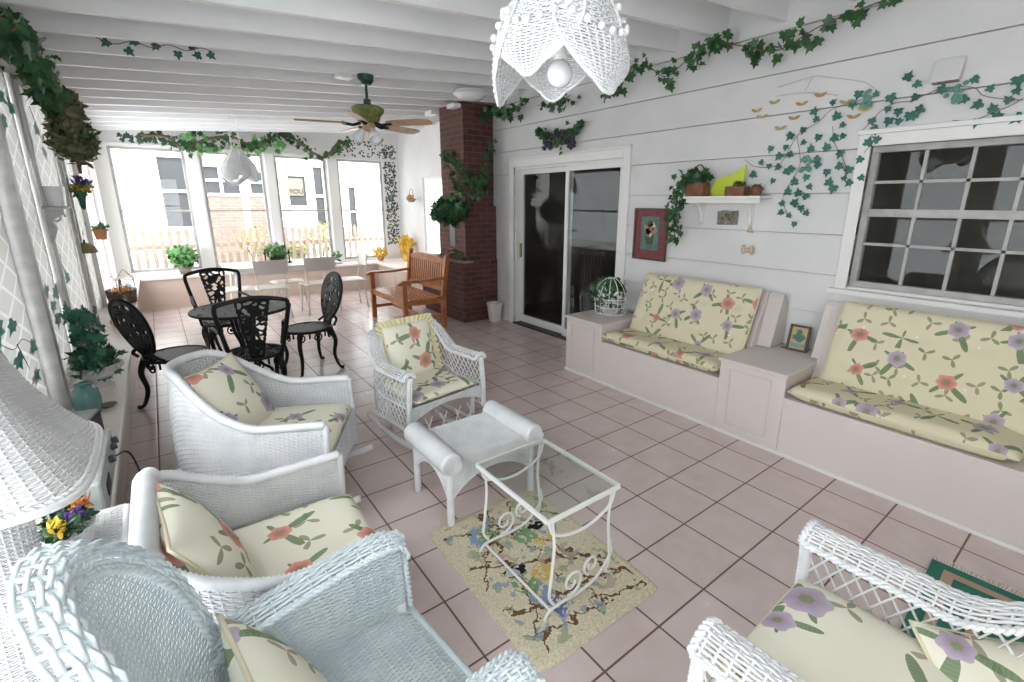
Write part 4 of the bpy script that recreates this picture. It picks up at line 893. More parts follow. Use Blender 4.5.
t = thing('wall_vent', 'white boxed wall vent above the paned window', 'vent', (XR - .019, -2.17, 2.36)); MB().prism([(0, 0), (-.06, 0), (-.012, .13), (0, .13)], -.068, .068, axis=1).build('hood', M['white_wall'], t, bevel=.004); MB().bx(-.055, 0, -.06, .06, -.006, 0).build('grille', M['pewter'], t)
# painted vine on the right wall
LV = [(-1.97,2.41),(-2.02,2.38),(-1.9,2.33),(-2.04,2.31),(-1.9,2.26),(-1.96,2.24),(-2.08,2.23),(-2.02,2.21),(-2.05,2.2),(-1.92,2.19),(-1.98,2.16),(-1.82,2.2),(-1.86,2.14),(-1.88,2.06),(-1.82,2.04),(-1.8,1.96),(-1.81,1.84),(-1.74,1.9),(-1.76,1.81),(-1.71,1.84),(-1.66,1.92),(-1.6,1.89),(-1.62,1.79),(-1.66,1.78),(-1.67,2.01),(-1.67,2.12),(-1.66,2.19),(-1.61,2.23),(-1.6,2.11),(-1.58,2.03),(-1.51,2.13),(-1.47,2.03),(-1.42,2.1),(-1.4,2.19),(-1.45,2.28),(-1.48,2.23),(-1.56,2.33),(-1.32,2.16),(-1.29,2.08),(-1.34,2.02),(-1.36,1.92),(-1.47,1.86),(-1.39,1.8),(-1.49,1.79),(-1.35,1.73),(-1.43,1.72),(-1.49,1.7),(-1.18,2.08),(-1.26,2.02),(-1.26,1.94),(-1.32,1.88),(-1.23,1.84),(-1.18,1.95),(-1.11,1.98),(-1.05,1.89),(-1.53,1.98),(-1.54,1.92),(-2.17,2.33),(-2.29,2.36),(-2.28,2.26),(-2.35,2.22),(-2.37,2.28),(-2.41,2.17),(-2.44,2.13),(-2.35,2.13),(-2.47,2.21),(-2.48,2.27),(-2.48,2.33),(-2.53,2.13),(-1.69,2.32),(-1.72,2.38),(-1.82,2.34),(-1.4,1.65),(-1.33,1.6),(-1.46,1.64),(-1.38,1.56),(-1.5,1.58),(-1.43,1.52),(-1.31,1.67)]
ST = [[(-2.52,2.21),(-2.43,2.23),(-2.35,2.26),(-2.3,2.31),(-2.17,2.33),(-2.09,2.31),(-2.02,2.28),(-1.93,2.28),(-1.86,2.24),(-1.8,2.16),(-1.76,2.12)],[(-1.84,2.34),(-1.59,2.3),(-1.49,2.22),(-1.36,2.14),(-1.26,1.95),(-1.08,1.94),(-.98,2.0)],[(-1.59,2.18),(-1.62,2.07),(-1.7,1.94),(-1.73,1.85)],[(-1.36,2.14),(-1.41,1.94),(-1.36,1.82),(-1.32,1.69),(-1.38,1.56)],[(-2.24,2.14),(-2.33,2.13),(-2.41,2.16),(-2.48,2.19),(-2.52,2.22)],[(-1.83,2.18),(-1.86,2.08),(-1.81,1.99)]]
PL = [[(-1.17,2.5),(-1.41,2.53),(-1.5,2.51),(-1.73,2.44),(-1.8,2.39)],[(-1.17,2.44),(-1.38,2.43),(-1.59,2.38)],[(-1.37,2.44),(-1.41,2.53)]]
def mural(name, label, x, pts, stems, size, m='paint_leaf', nx=-1, wide=1.0):
    t = thing(name, label, 'mural', (0, 0, 0)); n = len(pts); P = np.array([(x, a, b) for a, b in pts]); U = np.stack([0 * P[:, 0], RNG.normal(size=n) * .7, RNG.choice([-1, 1, -.6], n)], -1)
    b = leaves(MB(), P, np.tile([nx, 0, 0], (n, 1)), U, size * RNG.uniform(.8, 1.25, n), IVY, 0); V = b.v[0].reshape(n, -1, 3); V[..., 1] = P[:, None, 1] + (V[..., 1] - P[:, None, 1]) * wide; b.v[0] = V.reshape(-1, 3)
    b.build('painted_leaves', M[m], t)
    for s in stems: MB().tube(poly([(x, *q) for q in s], 30), .0022, 4).build('painted_stem', M['paint_stem'], t)
    return t
t = mural('painted_vine_mural', 'painted green ivy vine trailing round the corner of the paned right-hand window', XR - .031, LV, ST, .052)
for y, z in ((-2.23, 2.29), (-1.46, 1.94), (-1.76, 2.33)):
    b = MB()
    for i in range(16): b.ball((XR - .03, y + RNG.normal() * .022, z + RNG.uniform(-.05, .05)), (.004, .014, .014), 8, 5)
    b.build('painted_grapes', M['paint_grape'], t)
b = MB(); n = 10; P = np.array([(XR - .03, y, z) for y, z in ((-1.16,2.39),(-1.03,2.35),(-1.08,2.3),(-1.32,2.26),(-1.36,2.35),(-1.48,2.39),(-1.23,2.2),(-1.71,2.22),(-1.77,2.26),(-1.65,2.32))])
for p in P:
    b = MB()
    for s in (-1, 1): leaves(b, [p], [(-1, 0, 0)], [(0, s, .5)], .05, OVAL, 0)
    b.build('painted_butterfly', M['paint_orange'], t)
for s in PL: MB().tube(poly([(XR - .026, *q) for q in s], 20), .0016, 4).build('painted_outline', M['paint_line'], t)

# wreath plaque above the door, ivy tucked along the rafters
t = thing('grape_wreath', 'dark grape and ivy wall swag above the sliding door', 'wall decoration', (XR - .02, 1.24, 2.40)); b = MB()
for i in range(70):
    s = RNG.uniform(-1, 1); b.ball((-.05 + RNG.normal() * .010, s * .26 + RNG.normal() * .03, -.05 + .05 * np.cos(s * 3) + RNG.normal() * .035), .022, 8, 6)
b.build('grapes', mottled('dark_blue_grapes', (.02, .03, .07), (.10, .03, .05), 6, .3), t, smooth=True)
n = 190; s = RNG.uniform(-1, 1, n); P = np.stack([-.06 + RNG.normal(size=n) * .015, s * .40, .10 * np.abs(s) ** 2.5 - .04 * (1 - np.abs(s)) + RNG.normal(size=n) * .05 * (1.25 - np.abs(s))], -1)
leaves(MB(), P, np.array([-1, 0, .2]) + rnd(n, .5), rnd(n), .05, IVY).build('foliage', M['leaf'], t, smooth=True)
for pts, nl, lb, sp in (([(.86, -1.85, 2.86), (.84, -1.5, 2.80), (.87, -1.2, 2.72), (.86, -.95, 2.80), (.8, -.70, 2.88)], 60, 'ivy garland with hanging leaves under the rafters above the painted vine', .05), ([(.80, -.70, 2.88), (.85, -.45, 2.80), (.86, -.25, 2.72), (.82, -.05, 2.84), (.86, .2, 2.80), (.85, .4, 2.72)], 80, 'dark ivy garland hanging under the rafters just right of the wicker pendant', .06),
                        ([(.85, .95, 2.76), (.86, 1.2, 2.70), (.85, 1.5, 2.74)], 24, 'sparse ivy sprig at the rafters behind the wicker pendant lamp', .04), ([(.85, 1.8, 2.82), (.86, 2.1, 2.74), (.82, 2.35, 2.80), (.85, 2.6, 2.78)], 80, 'ivy garland on the wall top next to the brick chimney', .05)):
    garland('ivy_garland', lb, 'garland', np.array(pts) - np.array([.10, 0, 0]), nl, .068, sp * .8, 'leaf', (-1, -.3, .1), .7, .004, clumps=4)

# ================================================================ brick chimney
t = thing('brick_chimney', 'dark red brick chimney rising to the rafters beside the sliding door', 'chimney', (0, 0, 0))
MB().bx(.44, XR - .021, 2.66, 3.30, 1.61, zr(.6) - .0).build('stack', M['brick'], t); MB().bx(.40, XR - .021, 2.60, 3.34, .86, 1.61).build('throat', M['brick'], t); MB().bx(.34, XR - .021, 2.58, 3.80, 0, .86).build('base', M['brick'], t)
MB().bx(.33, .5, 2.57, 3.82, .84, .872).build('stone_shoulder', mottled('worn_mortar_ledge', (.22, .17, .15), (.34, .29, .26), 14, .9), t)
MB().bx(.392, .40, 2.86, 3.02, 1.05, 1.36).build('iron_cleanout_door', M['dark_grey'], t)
for y0 in (3.345, 2.70): MB().bx(.34, .437, y0, y0 + .2, zr(.36) - .055, zr(.36) - .005).build('white_packing_block', M['ceiling'], t)
t = garland('ivy_garland', 'ivy vine wound around the brick chimney above the wooden bench', 'garland', [(.80, 2.59, 2.42), (.77, 2.58, 2.2), (.66, 2.58, 1.98), (.5, 2.58, 1.92), (.40, 2.62, 2.02), (.38, 2.8, 2.2), (.36, 3.0, 2.3), (.37, 2.9, 2.05), (.40, 2.7, 1.85), (.5, 2.6, 1.72), (.66, 2.57, 1.82), (.78, 2.57, 2.0)], 190, .058, .035, 'leaf', (-.5, -1, .1), .8)
t = thing('wall_fern', 'big dark green leafy plant bunch hung on the chimney corner', 'plant', (.14, 2.50, 1.50)); MB().lathe([(.02, -.12), (.06, -.10), (.08, 0), (.085, .0), (.07, -.02), (.001, -.03)], segs=16).build('wall_pot', M['dark_wood'], t)
bush(t, (-.02, 0, .03), (.28, .12, .17), 420, .085, 'leaf', IVY); bush(t, (.05, .0, .12), (.16, .1, .14), 70, .07, 'leaf_light', IVY)
t = thing('potted_succulents', 'row of small grey-green plants on the chimney shoulder behind the bench', 'plant', (.40, 2.72, .874)); MB().bx(-.04, .04, -.10, .34, 0, .05).build('trough', M['dark_wood'], t, bevel=.005); bush(t, (0, .12, .07), (.05, .22, .05), 120, .05, 'leaf_dry', OVAL)
t = thing('waste_bin', 'white tapered waste bin on the floor between chimney and sliding door', 'bin', (.775, 2.455, 0)); MB().lathe([(.001, 0), (.085, 0), (.115, .24), (.122, .24), (.122, .262), (.112, .262), (.08, .01), (.001, .01)], segs=28).build('bucket', M['pot_white'], t, smooth=False)

# ================================================================ wooden bench
t = thing('wooden_bench', 'orange-brown slatted wooden garden bench against the brick chimney', 'bench', (-.27, 3.10, 0)); w = mottled('orange_teak', (.34, .115, .035), (.45, .17, .06), 9, .35)
for y in (-.56, .56):
    MB().beam((-.28, y, 0), (-.28, y, .645), .06, .06, (1, 0, 0)).build('leg', w, t, bevel=.005); MB().beam((.27, y, 0), (.27, y, .42), .06, .06, (1, 0, 0)).beam((.27, y, .42), (.34, y, .955), .055, .06, (1, 0, 0)).ball((.345, y, .965), (.03, .03, .02)).build('leg', w, t, bevel=.004)
    MB().prism([(-.36, .625), (-.36, .66), (-.30, .685), (.0, .675), (.31, .695), (.31, .665), (0, .645), (-.28, .650)], y - .035, y + .035, axis=1).build('armrest', w, t, bevel=.004)
    MB().beam((-.28, y, .17), (.27, y, .17), .03, .045).build('side_stretcher', w, t); MB().beam((-.28, y, .385), (.27, y, .375), .03, .06).build('seat_rail', w, t)
MB().beam((-.28, -.55, .385), (-.28, .55, .385), .03, .07).build('front_rail', w, t, bevel=.003); MB().beam((0, -.55, .17), (0, .55, .17), .03, .045).build('stretcher', w, t)
for i in range(8): x = -.275 + i * .071; z = .425 - .012 * math.sin(i / 7 * PI); MB().bx(x - .025, x + .025, -.575, .575, z - .01, z + .01).build('seat_slat', w, t, bevel=.003)
m = MB().prism([(-.54, .86), (.54, .86), (.54, .905), (.3, .945), (0, .955), (-.3, .945), (-.54, .905)], -.016, .016, axis=0); o = m.build('top_rail', w, t, bevel=.003); o.location = (.33, 0, 0)
MB().beam((.29, -.54, .52), (.29, .54, .52), .03, .055).build('lower_rail', w, t)
for i in range(16): y = -.49 + i * .0653; MB().beam((.292, y, .53), (.332, y, .88), .038, .013, (1, 0, 0)).build('back_slat', w, t)
MB().bx(.3055, .3115, -.05, .05, .90, .925).build('name_plate', M['brass'], t)
# ================================================================ black cast-iron set
def iron_plate(mb, inside, x0, x1, y0, y1, nx, ny, seed, fz, th=.012, roses=(), solid=None, ribs=.34):
    """openwork plate: a cast pattern of branches and roses; fz maps (a, b) arrays to 3-d points, and normal offset"""
    r = np.random.default_rng(seed); n = max(8, int((x1 - x0) * (y1 - y0) / .0022)); pt = np.stack([r.uniform(x0, x1, n), r.uniform(y0, y1, n)], -1)
    xs, ys = np.linspace(x0, x1, nx + 1), np.linspace(y0, y1, ny + 1); cx, cy = np.meshgrid((xs[1:] + xs[:-1]) / 2, (ys[1:] + ys[:-1]) / 2, indexing='ij')
    d = np.sort(np.hypot(cx[..., None] - pt[:, 0], cy[..., None] - pt[:, 1]), -1); k = (d[..., 1] - d[..., 0]) < ribs * .05
    for a, b, q in roses: k |= np.hypot(cx - a, cy - b) < q * (1 + .15 * np.cos(5 * np.arctan2(cy - b, cx - a)))
    ins = inside(cx, cy); k &= ins > 0; k |= (ins > 0) & (ins < .018)
    X, Y = np.meshgrid(xs, ys, indexing='ij'); A = fz(X, Y, th / 2); B = fz(X, Y, -th / 2); N = (nx + 1) * (ny + 1); V = np.vstack([A.reshape(-1, 3), B.reshape(-1, 3)])
    i = np.arange(N).reshape(nx + 1, ny + 1); a, b, c, e = i[:-1, :-1], i[1:, :-1], i[1:, 1:], i[:-1, 1:]
    F = [np.stack([a, b, c, e], -1)[k], np.stack([a, e, c, b], -1)[k] + N]; kp = np.pad(k, 1); 
    for sl, p, q in (((slice(0, -2), slice(1, -1)), a, e), ((slice(2, None), slice(1, -1)), b, c), ((slice(1, -1), slice(0, -2)), a, b), ((slice(1, -1), slice(2, None)), e, c)):
        ed = k & ~kp[sl]; F.append(np.stack([p, q, q + N, p + N], -1)[ed])
    return mb.add(V, F)
I = M['black_iron']
def cabriole(mb, x, y, h, dx, dy, r=.017):
    return mb.tube(poly([(x, y, h), (x + dx * .5, y + dy * .5, h * .72), (x + dx * .25, y + dy * .25, h * .38), (x + dx * .7, y + dy * .7, h * .08), (x + dx * 1.2, y + dy * 1.2, .012)], 24), np.interp(np.linspace(0, 1, 24), [0, .2, .8, .93, 1], [r * 1.7, r * 1.3, r * .8, r * 1.0, r * 1.3]), 8)
def iron_chair(label, loc, rz, armchair):
    t = thing('cast_iron_chair', label, 'chair', loc, rz, rot=None)
    sr = .215
    seat = MB(); seat.tube([(sr * 1.02 * math.cos(a), sr * math.sin(a), .43) for a in np.linspace(0, 2 * PI, 40, endpoint=False)], .014, 8, closed=True)
    f = lambda X, Y, o: np.stack([X, Y, .432 + o + 0 * X], -1)
    if armchair: iron_plate(seat, lambda x, y: sr - np.hypot(x, y), -sr, sr, -sr, sr, 56, 56, 5, f, .01, ribs=.26)
    else: iron_plate(seat, lambda x, y: sr - np.hypot(x, y), -sr, sr, -sr, sr, 44, 44, 5, f, .01, roses=[(0, 0, .17)], ribs=.5)
    seat.build('seat', I, t)
    ap = MB(); n = 60
    for sx, sy in ((1, 1), (1, -1), (-1, 1), (-1, -1)):
        cabriole(MB(), sx * .15, sy * .15, .42, sx * .06, sy * .06).build('leg', I, t, smooth=True)
    for k in range(8):
        a = k / 8 * 2 * PI; th = np.linspace(0, 2 * PI, 16, endpoint=False); c = np.array([.20 * math.cos(a), .20 * math.sin(a), .375]); tx = np.array([-math.sin(a), math.cos(a), 0])
        ap.tube([c + tx * .035 * math.cos(q) + np.array([0, 0, .038 * math.sin(q)]) for q in th], .0075, 6, closed=True); ap.ball(c, .018, 8, 6)
        c2 = np.array([.20 * math.cos(a + PI / 8), .20 * math.sin(a + PI / 8), .385]); ap.tube([c2 + np.array([0, 0, .03]), c2 - np.array([0, 0, .02])], .009, 6)
    ap.build('openwork_apron', I, t, smooth=True)
    lean = .26; bx = lambda z: -.20 - lean * (z - .45)
    fb = lambda X, Y, o: np.stack([bx(Y) + o * .97 - .35 * X ** 2 * -1 - .0, X, Y + o * lean], -1)
    back = MB()
    if armchair:
        zt = .93; o = poly([(-.17, .43), (-.20, .56), (-.235, .76), (-.245, .88), (-.20, .915), (0, .945), (.20, .915), (.245, .88), (.235, .76), (.20, .56), (.17, .43)], 70)
        back.tube(np.stack([bx(o[:, 1]), o[:, 0], o[:, 1]], -1) + np.array([0, 0, 0]), .017, 8)
        w = lambda z: .075 + .045 * np.clip((z - .62) / .3, -.6, 1)
        iron_plate(back, lambda x, y: np.minimum(w(y) - np.abs(x), np.minimum(y - .44, .935 - .4 * x * x - y)), -.13, .13, .43, .94, 40, 76, 11, lambda X, Y, o: np.stack([bx(Y) + o, X, Y], -1), .016, roses=[(0, .84, .034), (-.05, .77, .03), (.045, .74, .032), (0, .66, .03), (-.03, .56, .025), (.03, .50, .025)], ribs=.30)
        back.build('backrest', I, t)
        for s in (-1, 1):
            MB().tube(poly([(bx(.68), s * .225, .68), (-.05, s * .255, .665), (.10, s * .265, .65), (.16, s * .26, .62), (.14, s * .255, .585), (.11, s * .25, .60)], 30), .014, 8).tube(poly([(.12, s * .26, .64), (.15, s * .25, .55), (.12, s * .225, .44)], 16), .013, 8).build('armrest', I, t, smooth=True)
        lg = MB()
        for s in (-1, 1): iron_plate(lg, lambda x, y: np.minimum(.06 + (y - .12) * .35 - np.abs(x), np.minimum(y - .13, .40 - y)), -.16, .16, .12, .41, 40, 40, 3, lambda X, Y, o, s=s: np.stack([X * .8, s * .19 + o - 0 * X, Y], -1), .012, ribs=.34)
        lg.build('side_panel', I, t)
    else:
        a = np.linspace(0, 2 * PI, 60, endpoint=False); o = np.stack([.185 * np.sin(a) * (1 - .18 * np.cos(a) * -1), .715 + .235 * np.cos(a)], -1)
        back.tube(np.stack([bx(o[:, 1]), o[:, 0], o[:, 1]], -1), .013, 8, closed=True)
        iron_plate(back, lambda x, y: np.maximum(.18 - np.hypot(x, (y - .715) * .78), np.minimum(.07 - np.abs(x), np.minimum(y - .43, .6 - y))), -.19, .19, .43, .95, 56, 76, 21, lambda X, Y, o: np.stack([bx(Y) + o, X, Y], -1), .016, roses=[(0, .80, .04), (-.07, .70, .035), (.07, .70, .035), (0, .60, .035), (0, .90, .02)], ribs=.30)
        back.build('backrest', I, t)
        [MB().tube(poly([(-.19, q * .16, .45), (-.24, q * .12, .50), (bx(.54), q * .08, .54)], 10), .013, 8).build('back_bracket', I, t, smooth=True) for q in (-1, 1)]
    return t
iron_chair('black cast-iron armchair with its back to the wicker rockers, near side of the round table', (-2.44, 1.26, 0), 88, True)
iron_chair('black cast-iron armchair on the window side of the round black table', (-2.50, 2.62, 0), -84, True)
iron_chair('black cast-iron chair with oval openwork back, right of the round black table', (-1.88, 1.84, 0), 192, False)
iron_chair('black cast-iron chair with oval back beside the left ledge', (-2.96, 1.58, 0), 32, False)
t = thing('round_iron_table', 'round black cast-iron table ringed by four iron chairs', 'table', (-2.42, 1.88, 0)); tp = MB(); R = .40
tp.tube([(R * math.cos(a), R * math.sin(a), .69) for a in np.linspace(0, 2 * PI, 60, endpoint=False)], .013, 8, closed=True)
iron_plate(tp, lambda x, y: R - np.hypot(x, y), -R, R, -R, R, 90, 90, 8, lambda X, Y, o: np.stack([X, Y, .692 + o + 0 * X], -1), .014, ribs=.62); tp.build('tabletop', I, t)
for a in (.5, 2.07, 3.64, 5.21): c, s = math.cos(a), math.sin(a); MB().tube(poly([(.12 * c, .12 * s, .68), (.10 * c, .10 * s, .5), (.05 * c, .05 * s, .34), (.10 * c, .10 * s, .15), (.21 * c, .21 * s, .05), (.23 * c, .23 * s, .012)], 24), .015, 8).build('leg', I, t, smooth=True)

# ================================================================ white dining table set by the back windows
t = thing('dining_table', 'long white dining table in front of the back windows', 'table', (-1.47, 4.95, 0)); MB().bx(-.78, .78, -.42, .42, .71, .74).build('tabletop', M['white_metal'], t, bevel=.008); MB().bx(-.70, .70, -.34, .34, .65, .71).build('apron', M['white_metal'], t)
for sx in (-1, 1):
    for sy in (-1, 1): MB().tube([(sx * .66, sy * .30, .66), (sx * .68, sy * .32, .3), (sx * .72, sy * .34, 0)], .02, 8).build('leg', M['cream_metal'], t)
def cafe_chair(label, loc, rz, back=True):
    t = thing('dining_chair' if back else 'dining_stool', label, 'chair' if back else 'stool', loc, rz)
    n = 24; s = np.sin(np.linspace(-PI / 2, PI / 2, n)); X, Y = np.meshgrid(s, s, indexing='ij'); f = np.maximum(1 - X ** 6, 0) ** .5 * np.maximum(1 - Y ** 6, 0) ** .5
    m = MB().grid(np.stack([X * .21, Y * .22 * (1 + .08 * X), .445 + .025 * f], -1)).grid(np.stack([X * .21, Y * .22 * (1 + .08 * X), .445 - .022 * f], -1), flip=True); m.build('seat', M['cream_vinyl'], t, smooth=True)
    for sx, sy in ((1, 1), (1, -1), (-1, 1), (-1, -1)):
        MB().tube([(sx * .16, sy * .17, .43), (sx * .19, sy * .19, .2), (sx * .215, sy * .21, 0)], .0095, 8).lathe([(.014, 0), (.014, .012)], (sx * .215, sy * .21, 0), 10).build('leg', M['cream_metal'], t, smooth=True)
    if back:
        for sy in (-1, 1): MB().tube(poly([(-.17, sy * .18, .43), (-.21, sy * .19, .6), (-.24, sy * .20, .84)], 14), .0095, 8).build('back_post', M['cream_metal'], t, smooth=True)
        y = np.linspace(-.225, .225, 20); z = np.linspace(.66, .86, 6); Y2, Z2 = np.meshgrid(y, z, indexing='ij'); k = 1 - .08 * (.86 - Z2) / .2; bxx = -.225 - .1 * (Z2 - .66) - .035 * (1 - (Y2 / .225) ** 2)
        P = np.stack([bxx, Y2 * k, Z2], -1); Q = P + np.array([.012, 0, 0]); e = MB().grid(P).grid(Q, flip=True)
        for sl in ((0, slice(None)), (-1, slice(None)), (slice(None), 0), (slice(None), -1)): e.grid(np.stack([P[sl], Q[sl]], 0))
        e.build('backrest', M['cream_metal'], t, smooth=False)
    return t
cafe_chair('cream dining chair seen from behind, farther from the black oval-backed chair', (-1.74, 4.52, 0), 90)
cafe_chair('cream dining chair seen from behind, next to the black oval-backed chair', (-1.09, 4.54, 0), 91)
cafe_chair('cream dining chair seen from the side at the bench end of the white table', (-.58, 4.62, 0), 178)
cafe_chair('cream padded stool under the long white table, nearer the left window ledge', (-2.16, 4.60, 0), 90, False)
cafe_chair('cream padded stool under the long white table, between the two near chairs', (-1.42, 4.90, 0), 90, False)
t = thing('table_plant', 'leafy plant in a dark bowl between two candlesticks on the white table', 'potted plant', (-1.53, 4.95, .741)); MB().lathe([(.03, 0), (.10, .03), (.12, .09), (.125, .10), (.11, .10), (.09, .05), (.001, .04)], segs=20).build('bowl', M['black_iron'], t, smooth=True); bush(t, (0, 0, .17), (.17, .10, .10), 170, .08, 'leaf_light', OVAL)
for x, lb in ((-1.70, 'dark candlestick on the white table, window-ledge side of the bowl plant'), (-1.37, 'dark candlestick on the white table, bench side of the bowl plant')):
    t = thing('candlestick', lb, 'candlestick', (x, 4.90, .741)); MB().lathe([(.04, 0), (.04, .01), (.012, .02), (.009, .14), (.02, .15), (.02, .165), (.001, .165)], segs=14).build('holder', M['black_iron'], t, smooth=True); MB().lathe([(.009, .165), (.009, .21), (.001, .212)], segs=10).build('candle', M['leaf_dry'], t)

# ================================================================ ceiling things
t = thing('ceiling_fan', 'ceiling fan with olive motor and light oak blades under the rafters', 'ceiling fan', (-1.20, 1.62, 0)); zc = zr(-1.2)
MB().lathe([(.001, zc), (.075, zc), (.07, zc - .05), (.04, zc - .085), (.001, zc - .085)], segs=24).build('canopy', M['fan_green'], t, smooth=False)
MB().tube([(0, 0, zc - .08), (0, 0, zc - .27)], .013, 10).lathe([(.02, zc - .20), (.034, zc - .21), (.036, zc - .265), (.02, zc - .27)], segs=16).build('downrod', M['fan_green'], t)
MB().lathe([(.001, zc - .262), (.12, zc - .268), (.15, zc - .285), (.145, zc - .315), (.115, zc - .35), (.10, zc - .395), (.07, zc - .41), (.001, zc - .41)], segs=32).build('motor', M['fan_olive'], t, smooth=False)
zb = zc - .425
for k in range(5):
    a = math.radians(20 + 72 * k); c, s = math.cos(a), math.sin(a); m = MB()
    P = np.array([(.20, -.045), (.26, -.06), (.56, -.068), (.63, -.05), (.645, 0), (.63, .05), (.56, .068), (.26, .06), (.20, .045)]); q = np.deg2rad(13); n = len(P)
    pts = np.array([[x * c - y * math.cos(q) * s, x * s + y * math.cos(q) * c, zb - y * math.sin(q) + dz] for dz in (0, .008) for x, y in P]); i = np.arange(n); j = np.roll(i, -1)
    m.add(pts, [i[::-1][None], (i + n)[None], np.stack([i, j, j + n, i + n], -1)]); bl = m.build('blade', M['fan_wood'], t)
    MB().tube([(.07 * c, .07 * s, zb + .01), (.14 * c, .14 * s, zb - .012), (.24 * c, .24 * s, zb + .004)], .014, 8).build('blade_iron', M['black_iron'], bl, smooth=True)
MB().lathe([(.001, zb + .01), (.06, zb + .01), (.055, zb - .05), (.02, zb - .065), (.001, zb - .065)], segs=20).build('light_fitter', M['fan_wood'], t, smooth=False)
for k in range(3):
    a = 2.1 * k + .6; c, s = math.cos(a), math.sin(a); pr = np.array([(.018, 0), (.03, -.02), (.05, -.07), (.062, -.12), (.058, -.12), (.045, -.07), (.02, -.02)])
    m = MB().lathe(pr, segs=18, caps=False); V = m.v[0] @ np.array(Euler((0, math.radians(38), a + PI)).to_matrix()).T; m.v[0] = V + np.array([.05 * c, .05 * s, zb - .045]); m.build('glass_shade', M['opal'], t, smooth=True)
t = thing('ceiling_light', 'flush white ceiling dome light near the brick chimney', 'ceiling light', (.13, 1.96, zr(.13))); MB().lathe([(.001, -.002), (.17, -.002), (.19, -.04), (.175, -.05)], segs=36).build('base_ring', M['white_metal'], t, smooth=False); MB().lathe([(.17, -.042), (.16, -.065), (.12, -.09), (.06, -.105), (.001, -.11)], segs=36, caps=False).build('dome', M['opal'], t, smooth=True)
t = thing('junction_box', 'white junction box on the rafters beside the fan canopy', 'electrical box', (-1.38, 1.66, zr(-1.38))); MB().bx(-.07, .06, -.06, .06, -.035, -.002).build('cover', M['trim'], t, bevel=.004)

# big petal-shaped wicker pendant and its little sister over the dining table
def petal_lamp(label, loc, sc, n, dense, a0, bead=True):
    t = thing('pendant_lamp', label, 'lamp', loc); Mm = M['wicker']
    for k in range(n):
        a = a0 + 2 * PI * k / n
        def PS(uu, vv, a=a, k=k):
            w = (1 - 2 * uu); hw = .172 * np.sin(np.clip(vv, 0, 1) ** .92 * PI * .985) ** .55 + .003; ang = w * hw / .20
            rr = .035 + .19 * np.sin(np.clip(vv, 0, 1) * PI * .62) ** .9 + (k % 2) * .012; z = .24 - .46 * vv + .05 * (k % 2 == 0) * vv
            z = z + .035 * w ** 2 * vv
            return sc * np.stack([rr * np.cos(a + ang), rr * np.sin(a + ang), z], -1)
        b = MB(); weave(b, PS, 13 if dense else 9, 46 if dense else 34, .0034 * sc * (1 if dense else 1.5), .0036 * sc, v0=.02, v1=.985)
        v = np.linspace(.02, .985, 40)
        for q in (0., 1.): b.tube(PS(np.full(40, q), v), .0065 * sc, 6)
        uq = np.linspace(0, 1, 20); b.tube(PS(uq, np.full(20, .985)), .0065 * sc, 6); o = b.build('woven_petal', Mm, t, smooth=True)
        if bead:
            uq = np.linspace(.04, .96, 9); vq = .44 + .16 * (1 - (2 * uq - 1) ** 2); P = PS(uq, vq)
            for p in P: MB().ball(p * np.array([1.07, 1.07, 1]), .0125 * sc, 10, 8).build('wooden_bead', M['white_wood'], o, smooth=True)
    MB().tube([(0, 0, .24 * sc), (0, 0, -.04 * sc)], .012 * sc, 8).lathe([(.026, .0), (.026, -.06), (.02, -.075)], segs=14).build('lamp_holder', M['white_metal'], t)
    return t
CH = (-1.70, -1.665, 2.225)
t = petal_lamp('large white wicker petal pendant lamp with beads and a round bulb, near the ceiling', CH, 1.02, 5, True, .98)
MB().ball((0, 0, -.12), .046, 24, 16).build('globe_bulb', M['opal'], t, smooth=True); zc = zr(CH[0]) - CH[2]; MB().tube([(0, 0, .23), (0, 0, zc)], .005, 6).build('cord', M['white_metal'], t); MB().lathe([(.001, zc), (.05, zc), (.04, zc - .03), (.001, zc - .03)], segs=20).build('ceiling_cap', M['white_metal'], t)
t = petal_lamp('small white wicker pendant lamp on chains over the dining table', (-1.95, 4.435, 2.06), 1.0, 5, False, .6, False)
zc = zr(-1.95) - 2.06
for s in (-1, 1):
    b = MB()
    for i in range(int((zc - .2) / .03)): th = np.linspace(0, 2 * PI, 10, endpoint=False); z = .22 + i * .03; b.tube(np.stack([s * .05 + (.008 * np.cos(th) if i % 2 else 0 * th), (0 * th if i % 2 else .008 * np.cos(th)), z + .019 * np.sin(th)], -1), .003, 5, closed=True)
    b.build('chain', M['white_metal'], t, smooth=True)
MB().bx(-.03, .03, -.03, .03, zc - .0, zc + .0005).build('ceiling_cap', M['white_metal'], t)

# ================================================================ plants and ornaments on the left and back ledges
t = thing('ivy_topiary', 'ivy topiary ring in a white beaded urn on the left ledge', 'potted plant', (-3.37, .76, .501))
m = MB().lathe([(.001, 0), (.07, 0), (.075, .015), (.05, .03), (.06, .06), (.115, .10), (.12, .13), (.125, .15), (.115, .155), (.10, .13), (.001, .125)], segs=28); m.build('urn', M['urn'], t, smooth=False)
m = MB(); [m.ball((.122 * math.cos(a), .122 * math.sin(a), .142), .017, 8, 6) for a in np.arange(22) / 22 * 2 * PI]; m.build('bead_rim', M['urn'], t, smooth=True)
rg = [(.02 * math.cos(a), .135 * math.sin(a) , .31 + .165 * math.cos(a + PI)) for a in np.linspace(0, 2 * PI, 14)]; garland('', '', '', rg, 330, .055, .030, 'leaf_blue', (1, -.4, .2), .2, .005, parent=t); bush(t, (0, 0, .2), (.12, .15, .07), 120, .055, 'leaf', IVY)
